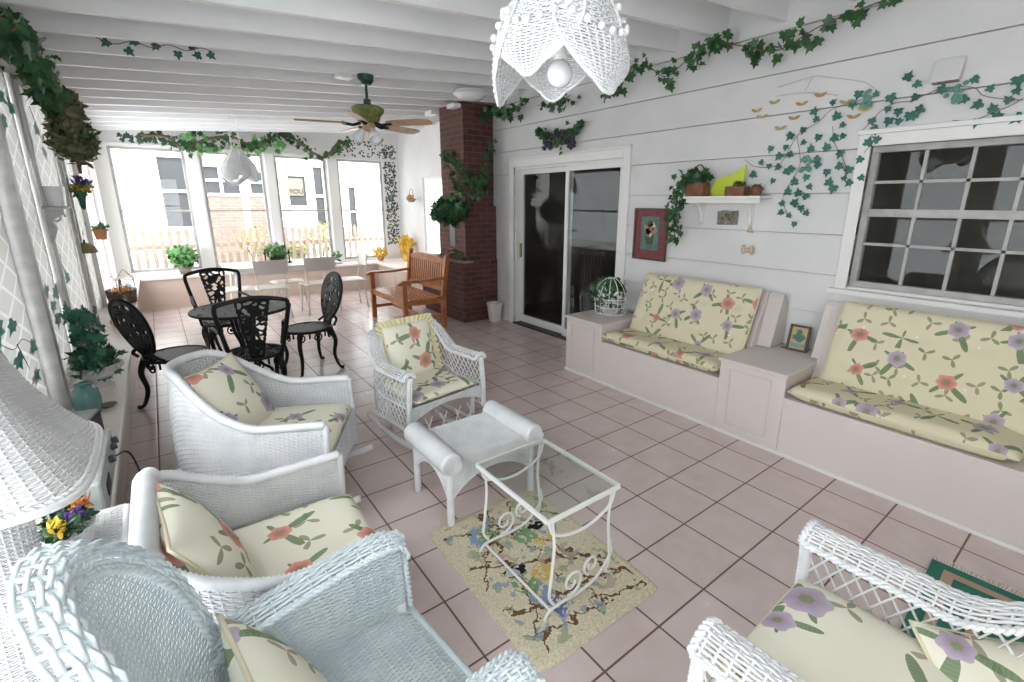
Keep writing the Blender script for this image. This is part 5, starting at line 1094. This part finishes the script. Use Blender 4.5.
t = thing('ceramic_jar', 'teal glazed ceramic jar with leaf-shaped lid on the left ledge', 'jar', (-3.385, .28, .501)); t.scale = (1, 1, 1.22); MB().lathe([(.001, 0), (.045, 0), (.055, .02), (.062, .07), (.055, .115), (.035, .135), (.03, .145), (.04, .15), (.001, .15)], segs=28).build('body', M['teal_glaze'], t, smooth=True)
leaves(MB(), [(0, 0, .15)] * 5, [(0.2, 0, 1), (0, .2, 1), (-.2, 0, 1), (0, -.2, 1), (.1, .1, 1)], [(1, 0, 0), (0, 1, 0), (-1, 0, 0), (0, -1, 0), (1, 1, .6)], .06, OVAL).build('leaf_lid', M['teal_glaze'], t, smooth=True)
t = thing('small_dish', 'small dark shallow dish on the left ledge beside the teal jar', 'dish', (-3.315, .36, .501)); MB().lathe([(.001, 0), (.03, 0), (.045, .012), (.043, .014), (.02, .005), (.001, .005)], segs=20).build('bowl', M['pewter'], t, smooth=True)
t = thing('figurine_cluster', 'small orange-brown ceramic figurines on the left ledge beyond the ivy ring', 'figurine', (-3.34, 2.55, .501)); m = MB()
for x, y, r in ((0, 0, .05), (.03, .09, .04), (-.03, .14, .045)): m.ball((x, y, r * .9), (r, r, r * .95)).ball((x, y, r * 2.1), r * .55)
m.build('body', M['figurine'], t, smooth=True)
t = thing('basket', 'brown rectangular basket on the left ledge near the back corner', 'basket', (-3.36, 4.0, .501), 0); m = MB()
BSK = lambda uu, vv: np.stack([.12 * np.cos(uu * 2 * PI) * (1 + .15 * vv), .17 * np.sin(uu * 2 * PI) * (1 + .15 * vv), .005 + .15 * vv], -1)
weave(m, BSK, 24, 14, .0055, .005).prism([(.1 * math.cos(a), .15 * math.sin(a)) for a in np.arange(16) / 16 * 2 * PI], 0, .008, axis=2); m.build('woven_body', M['stem'], t, smooth=True); a = np.linspace(0, PI, 24); MB().tube(np.stack([0 * a, .17 * np.cos(a), .15 + .12 * np.sin(a)], -1), .008, 6).build('handle', M['stem'], t, smooth=True)
bush(t, (0, 0, .13), (.07, .1, .05), 50, .06, 'orange', OVAL, 'dried_flowers')
t = thing('wire_house', 'small wire birdhouse with blue glass on the back corner of the left ledge', 'ornament', (-3.36, 5.0, .501)); m = MB(); c = [(-.09, -.09), (.09, -.09), (.09, .09), (-.09, .09)]
for (x, y), (x2, y2) in zip(c, c[1:] + c[:1]): m.tube([(x, y, 0), (x, y, .15)], .004, 5).tube([(x, y, .15), (x2, y2, .15)], .004, 5).tube([(x, y, .005), (x2, y2, .005)], .004, 5).tube([(x, y, .15), (0, 0, .28)], .004, 5).tube([(x, y, 0), (x2, y2, .15)], .003, 5)
m.build('wire_frame', M['pewter'], t); MB().ball((0, 0, .055), (.06, .06, .05)).build('glass_ball', mat('blue_glass', (.35, .52, .58), .1), t, smooth=True)
t = thing('ledge_plant', 'bushy bright green potted plant on the back ledge in the corner window', 'potted plant', (-2.65, 6.32, .501)); pot(t, .07, .09, .10, M['pewter']); bush(t, (0, 0, .28), (.19, .15, .18), 330, .085, 'leaf_light', IVY)
t = thing('yellow_flowers', 'bright yellow flower spray in a yellow vase on the far right ledge', 'flowers', (1.0, 5.95, .501)); MB().lathe([(.06, 0), (.08, .06), (.05, .14), (.055, .16), (.001, .16)], segs=18).build('vase', M['yellow'], t, smooth=True); bush(t, (0, 0, .30), (.14, .14, .22), 240, .085, 'yellow', OVAL, 'blossoms')
t = thing('yellow_bloom_pot', 'low yellow blooms in a small pot on the back ledge under the last window', 'flowers', (.62, 6.36, .501)); pot(t, .05, .07, .07, M['terracotta'], .006); bush(t, (0, 0, .16), (.13, .09, .09), 120, .07, 'yellow', OVAL, 'blossoms')
t = thing('small_pot_plant', 'small dark pot with a leafy sprig on the back ledge beside the post', 'potted plant', (-.25, 6.30, .501)); pot(t, .04, .055, .06, M['black_iron'], .004); bush(t, (0, 0, .15), (.07, .05, .08), 50, .06, 'leaf_light', OVAL)
# hung on the left wall
t = thing('wall_bracket_shelf', 'small white wall shelf on a scrolled bracket holding a cup, left wall', 'shelf', (XL + .025, 1.48, 1.60)); MB().bx(0, .13, -.11, .11, -.008, .006).build('board', M['old_frame'], t, bevel=.003)
MB().prism([(0, -.012), (.10, -.012), (.09, -.05), (.03, -.09), (.05, -.14), (.02, -.22), (0, -.24)], -.012, .012, axis=1).build('scroll_bracket', M['urn'], t, bevel=.003); th = np.linspace(0, 2 * PI * 1.3, 40); rr = np.linspace(.045, .01, 40); MB().tube(np.stack([.055 + rr * np.cos(th), 0 * th, -.065 + rr * np.sin(th)], -1), .007, 6).build('scroll', M['urn'], t, smooth=True)
t = thing('white_cup', 'white ribbed tumbler on the scrolled left wall shelf', 'cup', (XL + .095, 1.48, 1.607)); MB().lathe([(.001, 0), (.048, 0), (.058, .13), (.053, .13), (.044, .01), (.001, .01)], segs=22).build('body', M['opal'], t, smooth=False)
t = thing('flower_sconce', 'green wall vase of purple and yellow flowers on the left window post', 'flowers', (XL + .10, 3.06, 1.72)); MB().lathe([(.005, -.16), (.02, -.14), (.03, -.06), (.05, 0), (.04, 0), (.001, -.02)], segs=16).build('wall_vase', M['leaf_blue'], t, smooth=True)
bush(t, (0, 0, .03), (.07, .10, .05), 60, .06, 'leaf_light', OVAL); bush(t, (.02, .02, .08), (.06, .09, .05), 70, .055, 'purple', OVAL, 'purple_flowers'); bush(t, (.02, -.03, .04), (.06, .07, .04), 36, .05, 'yellow', OVAL, 'yellow_flowers')
t = thing('wall_pot', 'terracotta pot of seedlings hung on the left window frame', 'potted plant', (XL + .12, 3.95, 1.23)); pot(t, .045, .06, .09, M['terracotta'], .008); bush(t, (0, 0, .12), (.07, .07, .03), 60, .05, 'leaf_light', OVAL)
t = thing('brass_bell', 'worn brass bell-shaped ornament hung on the left wall', 'ornament', (XL + .06, 2.96, 1.17)); MB().lathe([(.09, 0), (.088, .012), (.07, .06), (.035, .09), (.001, .095)], segs=20).build('bell', M['brass'], t, smooth=True); a = np.linspace(0, PI, 12); MB().tube(np.stack([.0 * a, .03 * np.cos(a), .09 + .03 * np.sin(a)], -1), .006, 6).build('handle', M['black_iron'], t)
t = thing('wire_flower_basket', 'pink flowers in a small wire wall basket on the far right wall', 'flowers', (XF - .14, 5.72, 1.72)); a = np.linspace(0, PI, 16); MB().tube(np.stack([0 * a, .10 * np.cos(a), .18 * np.sin(a)], -1), .006, 6).lathe([(.05, -.06), (.10, 0)], segs=14, caps=False).build('wire_basket', M['pewter'], t); bush(t, (-.02, 0, .0), (.05, .10, .05), 50, .06, 'orange', OVAL, 'blossoms')
# garlands
garland('ivy_garland', 'brown twig and ivy swag along the top of the back windows', 'garland', [(-2.91, 6.42, 2.60), (-2.6, 6.42, 2.60), (-2.38, 6.41, 2.44), (-2.1, 6.42, 2.60), (-1.73, 6.42, 2.67), (-1.5, 6.42, 2.56), (-1.3, 6.42, 2.62), (-.95, 6.42, 2.78), (-.75, 6.42, 2.70), (-.50, 6.41, 2.52), (-.26, 6.41, 2.44), (-.05, 6.42, 2.68), (.2, 6.42, 2.76)], 230, .075, .045, 'leaf', (0, -1, .1), .7, .020)
garland('ivy_garland', 'brighter artificial ivy sprays on the swag over the second back window post', 'garland', [(-2.45, 6.42, 2.56), (-2.28, 6.38, 2.64), (-2.15, 6.41, 2.48), (-1.95, 6.42, 2.46)], 40, .085, .05, 'leaf_light', (0, -1, .1), .7, .006)
garland('ivy_garland', 'brighter ivy sprays on the swag over the third back window', 'garland', [(-1.65, 6.42, 2.50), (-1.4, 6.41, 2.55), (-1.15, 6.41, 2.60), (-.9, 6.42, 2.62)], 46, .085, .05, 'leaf_light', (0, -1, .1), .7, .006)
t = garland('ivy_garland', 'thick dark ivy garland on a twig along the top of the left wall', 'garland', [(-3.36, .46, 2.46), (-3.38, .7, 2.45), (-3.36, .9, 2.43), (-3.38, 1.25, 2.38), (-3.36, 1.65, 2.28)], 250, .075, .040, 'leaf', (.6, -.7, -.2), .6, .022)
t = thing('dried_bouquet', 'large hanging bunch of dried olive leaves at the far end of the left garland', 'dried flowers', (-3.33, 1.86, 2.12)); MB().tube(poly([(0, 0, .18), (.01, 0, 0), (0, .02, -.28)], 16), np.linspace(.05, .01, 16), 8).build('stems', M['stem'], t, smooth=True)
bush(t, (0, 0, -.04), (.14, .30, .18), 900, .050, 'leaf_dry', OVAL); bush(t, (0, -.1, .16), (.10, .26, .12), 420, .058, 'leaf_dry', OVAL, 'upper_foliage'); bush(t, (.02, .02, -.05), (.12, .2, .12), 160, .06, 'leaf', IVY, 'dark_foliage')
# painted ivy on the left panels, the ceiling and the back corner
P1 = [(1.06, 2.2), (1.31, 2.17), (.92, 2.10), (2.12, 2.17), (2.22, 2.02), (2.3, 2.1)]; P2 = [(-.25, 1.14), (.04, 1.10), (.24, .93), (.16, .80), (-.05, .95)]; P3 = [(.87, .78), (1.0, 1.09), (1.24, 1.03), (1.1, 1.01), (1.15, .92), (1.75, 1.25), (1.9, 1.05)]; P4 = [(2.9, 1.65), (2.96, 1.58), (2.92, 1.27), (2.98, 1.16), (2.9, 1.5), (2.98, 1.75), (2.90, 1.82), (3.2, 1.35), (3.3, 1.2), (3.5, 1.6), (3.6, 1.4)]
mural('painted_ivy', 'painted teal ivy leaves high on the trellis panels of the left wall', XL + .014, P1, [[(.9, 2.3), (1.1, 2.22), (1.3, 2.17)], [(2.0, 2.3), (2.15, 2.15), (2.25, 2.0)]], .085, nx=1, wide=2.6, m='paint_panel_leaf')
mural('painted_ivy', 'painted teal ivy leaves low on the trellis panel behind the wicker lamp', XL + .014, P2, [[(-.45, 1.15), (-.1, 1.0), (.1, 1.0), (.25, .95)], [(0, 1.0), (.1, .85)]], .085, nx=1, wide=2.6, m='paint_panel_leaf')
mural('painted_ivy', 'painted teal ivy leaves on the left panel above the ivy topiary', XL + .014, P3, [[(.8, .85), (1.0, .98), (1.2, 1.0)], [(1.7, 1.3), (1.85, 1.1)]], .08, nx=1, wide=2.6, m='paint_panel_leaf')
mural('painted_ivy', 'small painted ivy on the white left post below the wall vase', XL + .040, P4, [[(2.93, 1.8), (2.97, 1.4), (2.92, 1.15)]], .06, nx=1, wide=2.4, m='paint_panel_leaf')
t = thing('painted_ivy', 'thin painted ivy trailing along a white rafter near the left garland', 'mural', (0, 0, 0)); y = .25 + .465 * 3 - .0235; xs = np.array([-3.02, -2.92, -2.86, -2.74, -2.62, -2.54, -2.48, -2.42]); n = len(xs)
leaves(MB(), np.stack([xs, np.full(n, y), [zr(x) + q for x, q in zip(xs, (.08, .04, .10, .09, .05, .10, .04, .06))]], -1), np.tile([0, -1, 0], (n, 1)), np.stack([RNG.normal(size=n), np.zeros(n), RNG.normal(size=n) - .5], -1), .06, IVY, 0).build('painted_leaves', M['paint_leaf'], t); MB().tube([(x, y, zr(x) + .08 + .015 * math.sin(x * 30)) for x in np.linspace(-3.08, -2.38, 24)], .003, 4).build('painted_stems', M['paint_stem'], t)
t = thing('stencilled_ivy', 'dense dark stencilled ivy leaves in the back corner beside the last window', 'mural', (0, 0, 0)); n = 520; A = np.stack([RNG.uniform(.90, 1.15, n), np.full(n, YB - .002), RNG.uniform(.8, 2.75, n)], -1); n2 = 120; B2 = np.stack([RNG.uniform(.0, 1.1, n2), np.full(n2, YB - .002), RNG.uniform(2.50, 2.80, n2)], -1); A = np.vstack([A, B2]); n = len(A)
leaves(MB(), A, np.tile([0, -1, 0], (n, 1)), np.stack([RNG.normal(size=n), np.zeros(n), RNG.normal(size=n)], -1), RNG.uniform(.024, .042, n), IVY, 0).build('painted_leaves', M['paint_dark'], t)
t = thing('stencilled_ivy', 'dark stencilled ivy leaves above the corner window by the left wall', 'mural', (0, 0, 0)); n = 26; A = np.stack([RNG.uniform(-3.2, -2.5, n), np.full(n, YB - .002), RNG.uniform(2.51, 2.62, n)], -1); leaves(MB(), A, np.tile([0, -1, 0], (n, 1)), np.stack([RNG.normal(size=n), np.zeros(n), RNG.normal(size=n)], -1), .07, IVY, 0).build('painted_leaves', M['paint_dark'], t)

# wire cage planter on the end cabinet
t = thing('wire_plant_cage', 'white wire cage planter full of ivy on the end cabinet by the door', 'planter', (.60, .10, .571)); m = MB()
for k in range(12):
    a = k / 12 * 2 * PI; th = np.linspace(0, PI / 2, 12); m.tube(np.vstack([[(.10 * math.cos(a), .12 * math.sin(a), .01)], np.stack([.11 * np.cos(th) * math.cos(a), .14 * np.cos(th) * math.sin(a), .12 + .15 * np.sin(th)], -1)]), .0028, 5)
for z, r in ((.01, .10), (.06, .105), (.12, .11)): m.tube([(r * math.cos(a), r * 1.24 * math.sin(a), z) for a in np.linspace(0, 2 * PI, 30, endpoint=False)], .0035, 5, closed=True)
m.build('wire_cage', M['white_metal'], t, smooth=True); m = MB().lathe([(.05, 0), (.08, .05), (.075, .05), (.001, .04)], segs=16); m.build('pot', M['urn'], t); bush(t, (0, .04, .15), (.12, .15, .12), 240, .055, 'leaf', IVY); bush(t, (-.03, 0, .12), (.10, .13, .09), 260, .034, 'urn', OVAL, 'white_blossoms'); t.scale = (1.35, 1.35, 1.35)

# ================================================================ left front corner: side table, lamp, radio, flowers
t = thing('wicker_side_table', 'white wicker side table under the wicker lamp in the near left corner', 'table', (-3.345, -1.58, 0)); Mm = M['wicker_grey']
TT = lambda uu, vv: np.stack([.17 - .34 * uu, .50 - 1.0 * vv, np.full_like(uu, .602)], -1)
weave(MB(), TT, 20, 100, .0042, .004).build('top', Mm, t, smooth=True); b = MB()
for p in ([(.175, .50), (.175, -.50)], [(-.175, .50), (-.175, -.50)], [(.175, .50), (-.175, .50)], [(.175, -.50), (-.175, -.50)]): wrapped(b, [(*p[0], .60), (*p[1], .60)], .014, .009)
b.build('edge_roll', Mm, t, smooth=True); b = MB()
for f, n in ((lambda uu, vv: np.stack([np.full_like(uu, .168), .48 - .96 * uu, .14 + .45 * vv], -1), 46), (lambda uu, vv: np.stack([-.16 + .32 * uu, np.full_like(uu, .49), .14 + .45 * vv], -1), 16), (lambda uu, vv: np.stack([.16 - .32 * uu, np.full_like(uu, -.49), .14 + .45 * vv], -1), 16)): weave(b, f, n, 50, .0042, .004)
b.build('woven_skirt', Mm, t, smooth=True)
for sx in (-1, 1):
    for sy in (-1, 1): MB().tube([(sx * .15, sy * .47, 0), (sx * .15, sy * .47, .59)], .016, 8).build('leg', M['white_wood'], t)
t = thing('table_lamp', 'wicker table lamp with broad square woven shade on the side table', 'lamp', (-3.345, -1.70, .612)); 
def LB(uu, vv): a = uu * 2 * PI; r = .125 - .045 * vv - .02 * np.sin(vv * PI); return np.stack([r * np.cos(a), r * np.sin(a), .004 + .38 * vv], -1)
b = MB(); weave(b, LB, 36, 70, .0026, .003, amp=.002); b.build('woven_base', Mm, t, smooth=True); MB().lathe([(.085, .385), (.02, .40), (.012, .42), (.012, .75), (.001, .75)], segs=16).build('neck', Mm, t, smooth=True)
def LS(uu, vv):
    a = uu * 2 * PI; k = 1 / np.maximum(np.abs(np.cos(a)) ** 5 + np.abs(np.sin(a)) ** 5, 1e-9) ** .2; q = 1 - vv; r = (.085 + .125 * q ** 1.7) * (1 + (k - 1) * .85)
    return np.stack([r * np.cos(a), r * 1.15 * np.sin(a), .47 + .30 * vv - .02 * (k - 1) * q], -1)
b = MB(); weave(b, LS, 64, 72, .0035, .0034, amp=.002); b.build('woven_shade', Mm, t, smooth=True); a = np.linspace(0, 1, 120, endpoint=False); b = MB()
b.tube(LS(a, 0 * a), .009, 8, closed=True); braid(b, LS(np.linspace(0, 1, 140), np.full(140, .03)), .004, .006, .04); b.build('shade_rim', Mm, t, smooth=True); MB().tube(LS(a, np.ones(120)), .007, 8, closed=True).build('shade_top_ring', Mm, t, smooth=True)
t = thing('flower_basket', 'wicker basket of purple and orange dried flowers beside the lamp', 'flowers', (-3.30, -1.25, .612)); t.scale = (.66, .66, .66); b = MB(); FB = lambda uu, vv: np.stack([.09 * np.cos(uu * 2 * PI) * (.8 + .3 * vv), .12 * np.sin(uu * 2 * PI) * (.8 + .3 * vv), .004 + .10 * vv], -1)
weave(b, FB, 22, 14, .0036, .004).prism([(.06 * math.cos(q), .09 * math.sin(q)) for q in np.arange(16) / 16 * 2 * PI], 0, .006, axis=2)
for i in range(9): th = np.linspace(0, PI, 16); b.tube(np.stack([.02 + .05 * np.cos(th) * 1.1, np.full(16, -.135 + .0 * i) - .0, .03 + (.02 + .008 * i) * np.sin(th)], -1) + np.array([0, -.004 * i, 0]), .003, 5)
b.build('woven_basket', Mm, t, smooth=True); bush(t, (0, 0, .12), (.085, .12, .05), 150, .05, 'leaf', OVAL); bush(t, (.03, -.02, .15), (.04, .04, .03), 60, .035, 'purple', OVAL, 'purple_flowers'); bush(t, (.04, .075, .15), (.04, .04, .045), 60, .045, 'orange', OVAL, 'orange_flowers'); bush(t, (-.02, -.09, .15), (.03, .03, .03), 30, .035, 'yellow', OVAL, 'yellow_flowers')
t = thing('radio', 'grey portable cassette radio with knobs lying on the left ledge', 'radio', (-3.325, -.66, .501)); MB().bx(-.07, .08, -.28, .26, 0, .15).build('body', M['grey_plastic'], t, bevel=.010); MB().bx(-.072, .02, -.292, -.28, .01, .14).build('speaker_end', M['dark_grey'], t, bevel=.003)
for y, r in ((.22, .016), (.15, .014), (.02, .016)): MB().tube([(.08, y, .10), (.10, y, .105)], r, 12).build('knob', M['dark_grey'], t)
m = MB()
for i in range(7): m.bx(.08, .084, -.18 + i * .016, -.17 + i * .016, .04, .09)
m.build('grille_slots', M['black'], t); MB().bx(-.04, .06, -.2, .2, .15, .158).build('top_panel', M['grey_plastic'], t, bevel=.003)
t = thing('speaker_box', 'grey speaker box with dark front on the left ledge beyond the radio', 'speaker', (-3.40, -.20, .501), -12); MB().bx(-.08, .08, -.08, .10, 0, .16).build('cabinet', M['grey_plastic'], t, bevel=.006); MB().bx(.08, .088, -.07, .09, .01, .15).build('grille', M['black'], t)
o = MB().tube(poly([(-3.245, -.52, .56), (-3.19, -.48, .54), (-3.16, -.50, .35), (-3.15, -.55, .1), (-3.12, -.60, .006), (-3.05, -.8, .006), (-3.1, -.95, .006)], 60), .004, 6).build('power_cord', M['black'], None, smooth=True); tag(o, 'thin dark power cord hanging from the radio to the floor', 'cord')
# ================================================================ groups of repeats
GR = {'wicker_armchair': 'white wicker armchairs', 'seat_cushion': 'floral seat cushions on the wicker chairs', 'throw_pillow': 'floral pillows on the wicker chairs', 'cast_iron_chair': 'black iron chairs round the black table',
      'dining_chair': 'cream chairs at the white table', 'dining_stool': 'cream stools under the white table', 'candlestick': 'candlesticks on the white table', 'garden_shrub': 'shrubs outside the back windows', 'ivy_garland': 'ivy garlands along walls and rafters',
      'bench_cushion': 'seat cushions on the window seats', 'back_cushion': 'back cushions on the window seats', 'window_seat': 'built-in window seats', 'storage_cabinet': 'built-in storage cabinets', 'framed_picture': 'framed pictures', 'painted_ivy': 'painted ivy on the left side', 'stencilled_ivy': 'stencilled ivy on the back wall'}
for o in bpy.data.objects:
    g = GR.get(o.name.split('.')[0])
    if g and o.parent is None: o['group'] = g
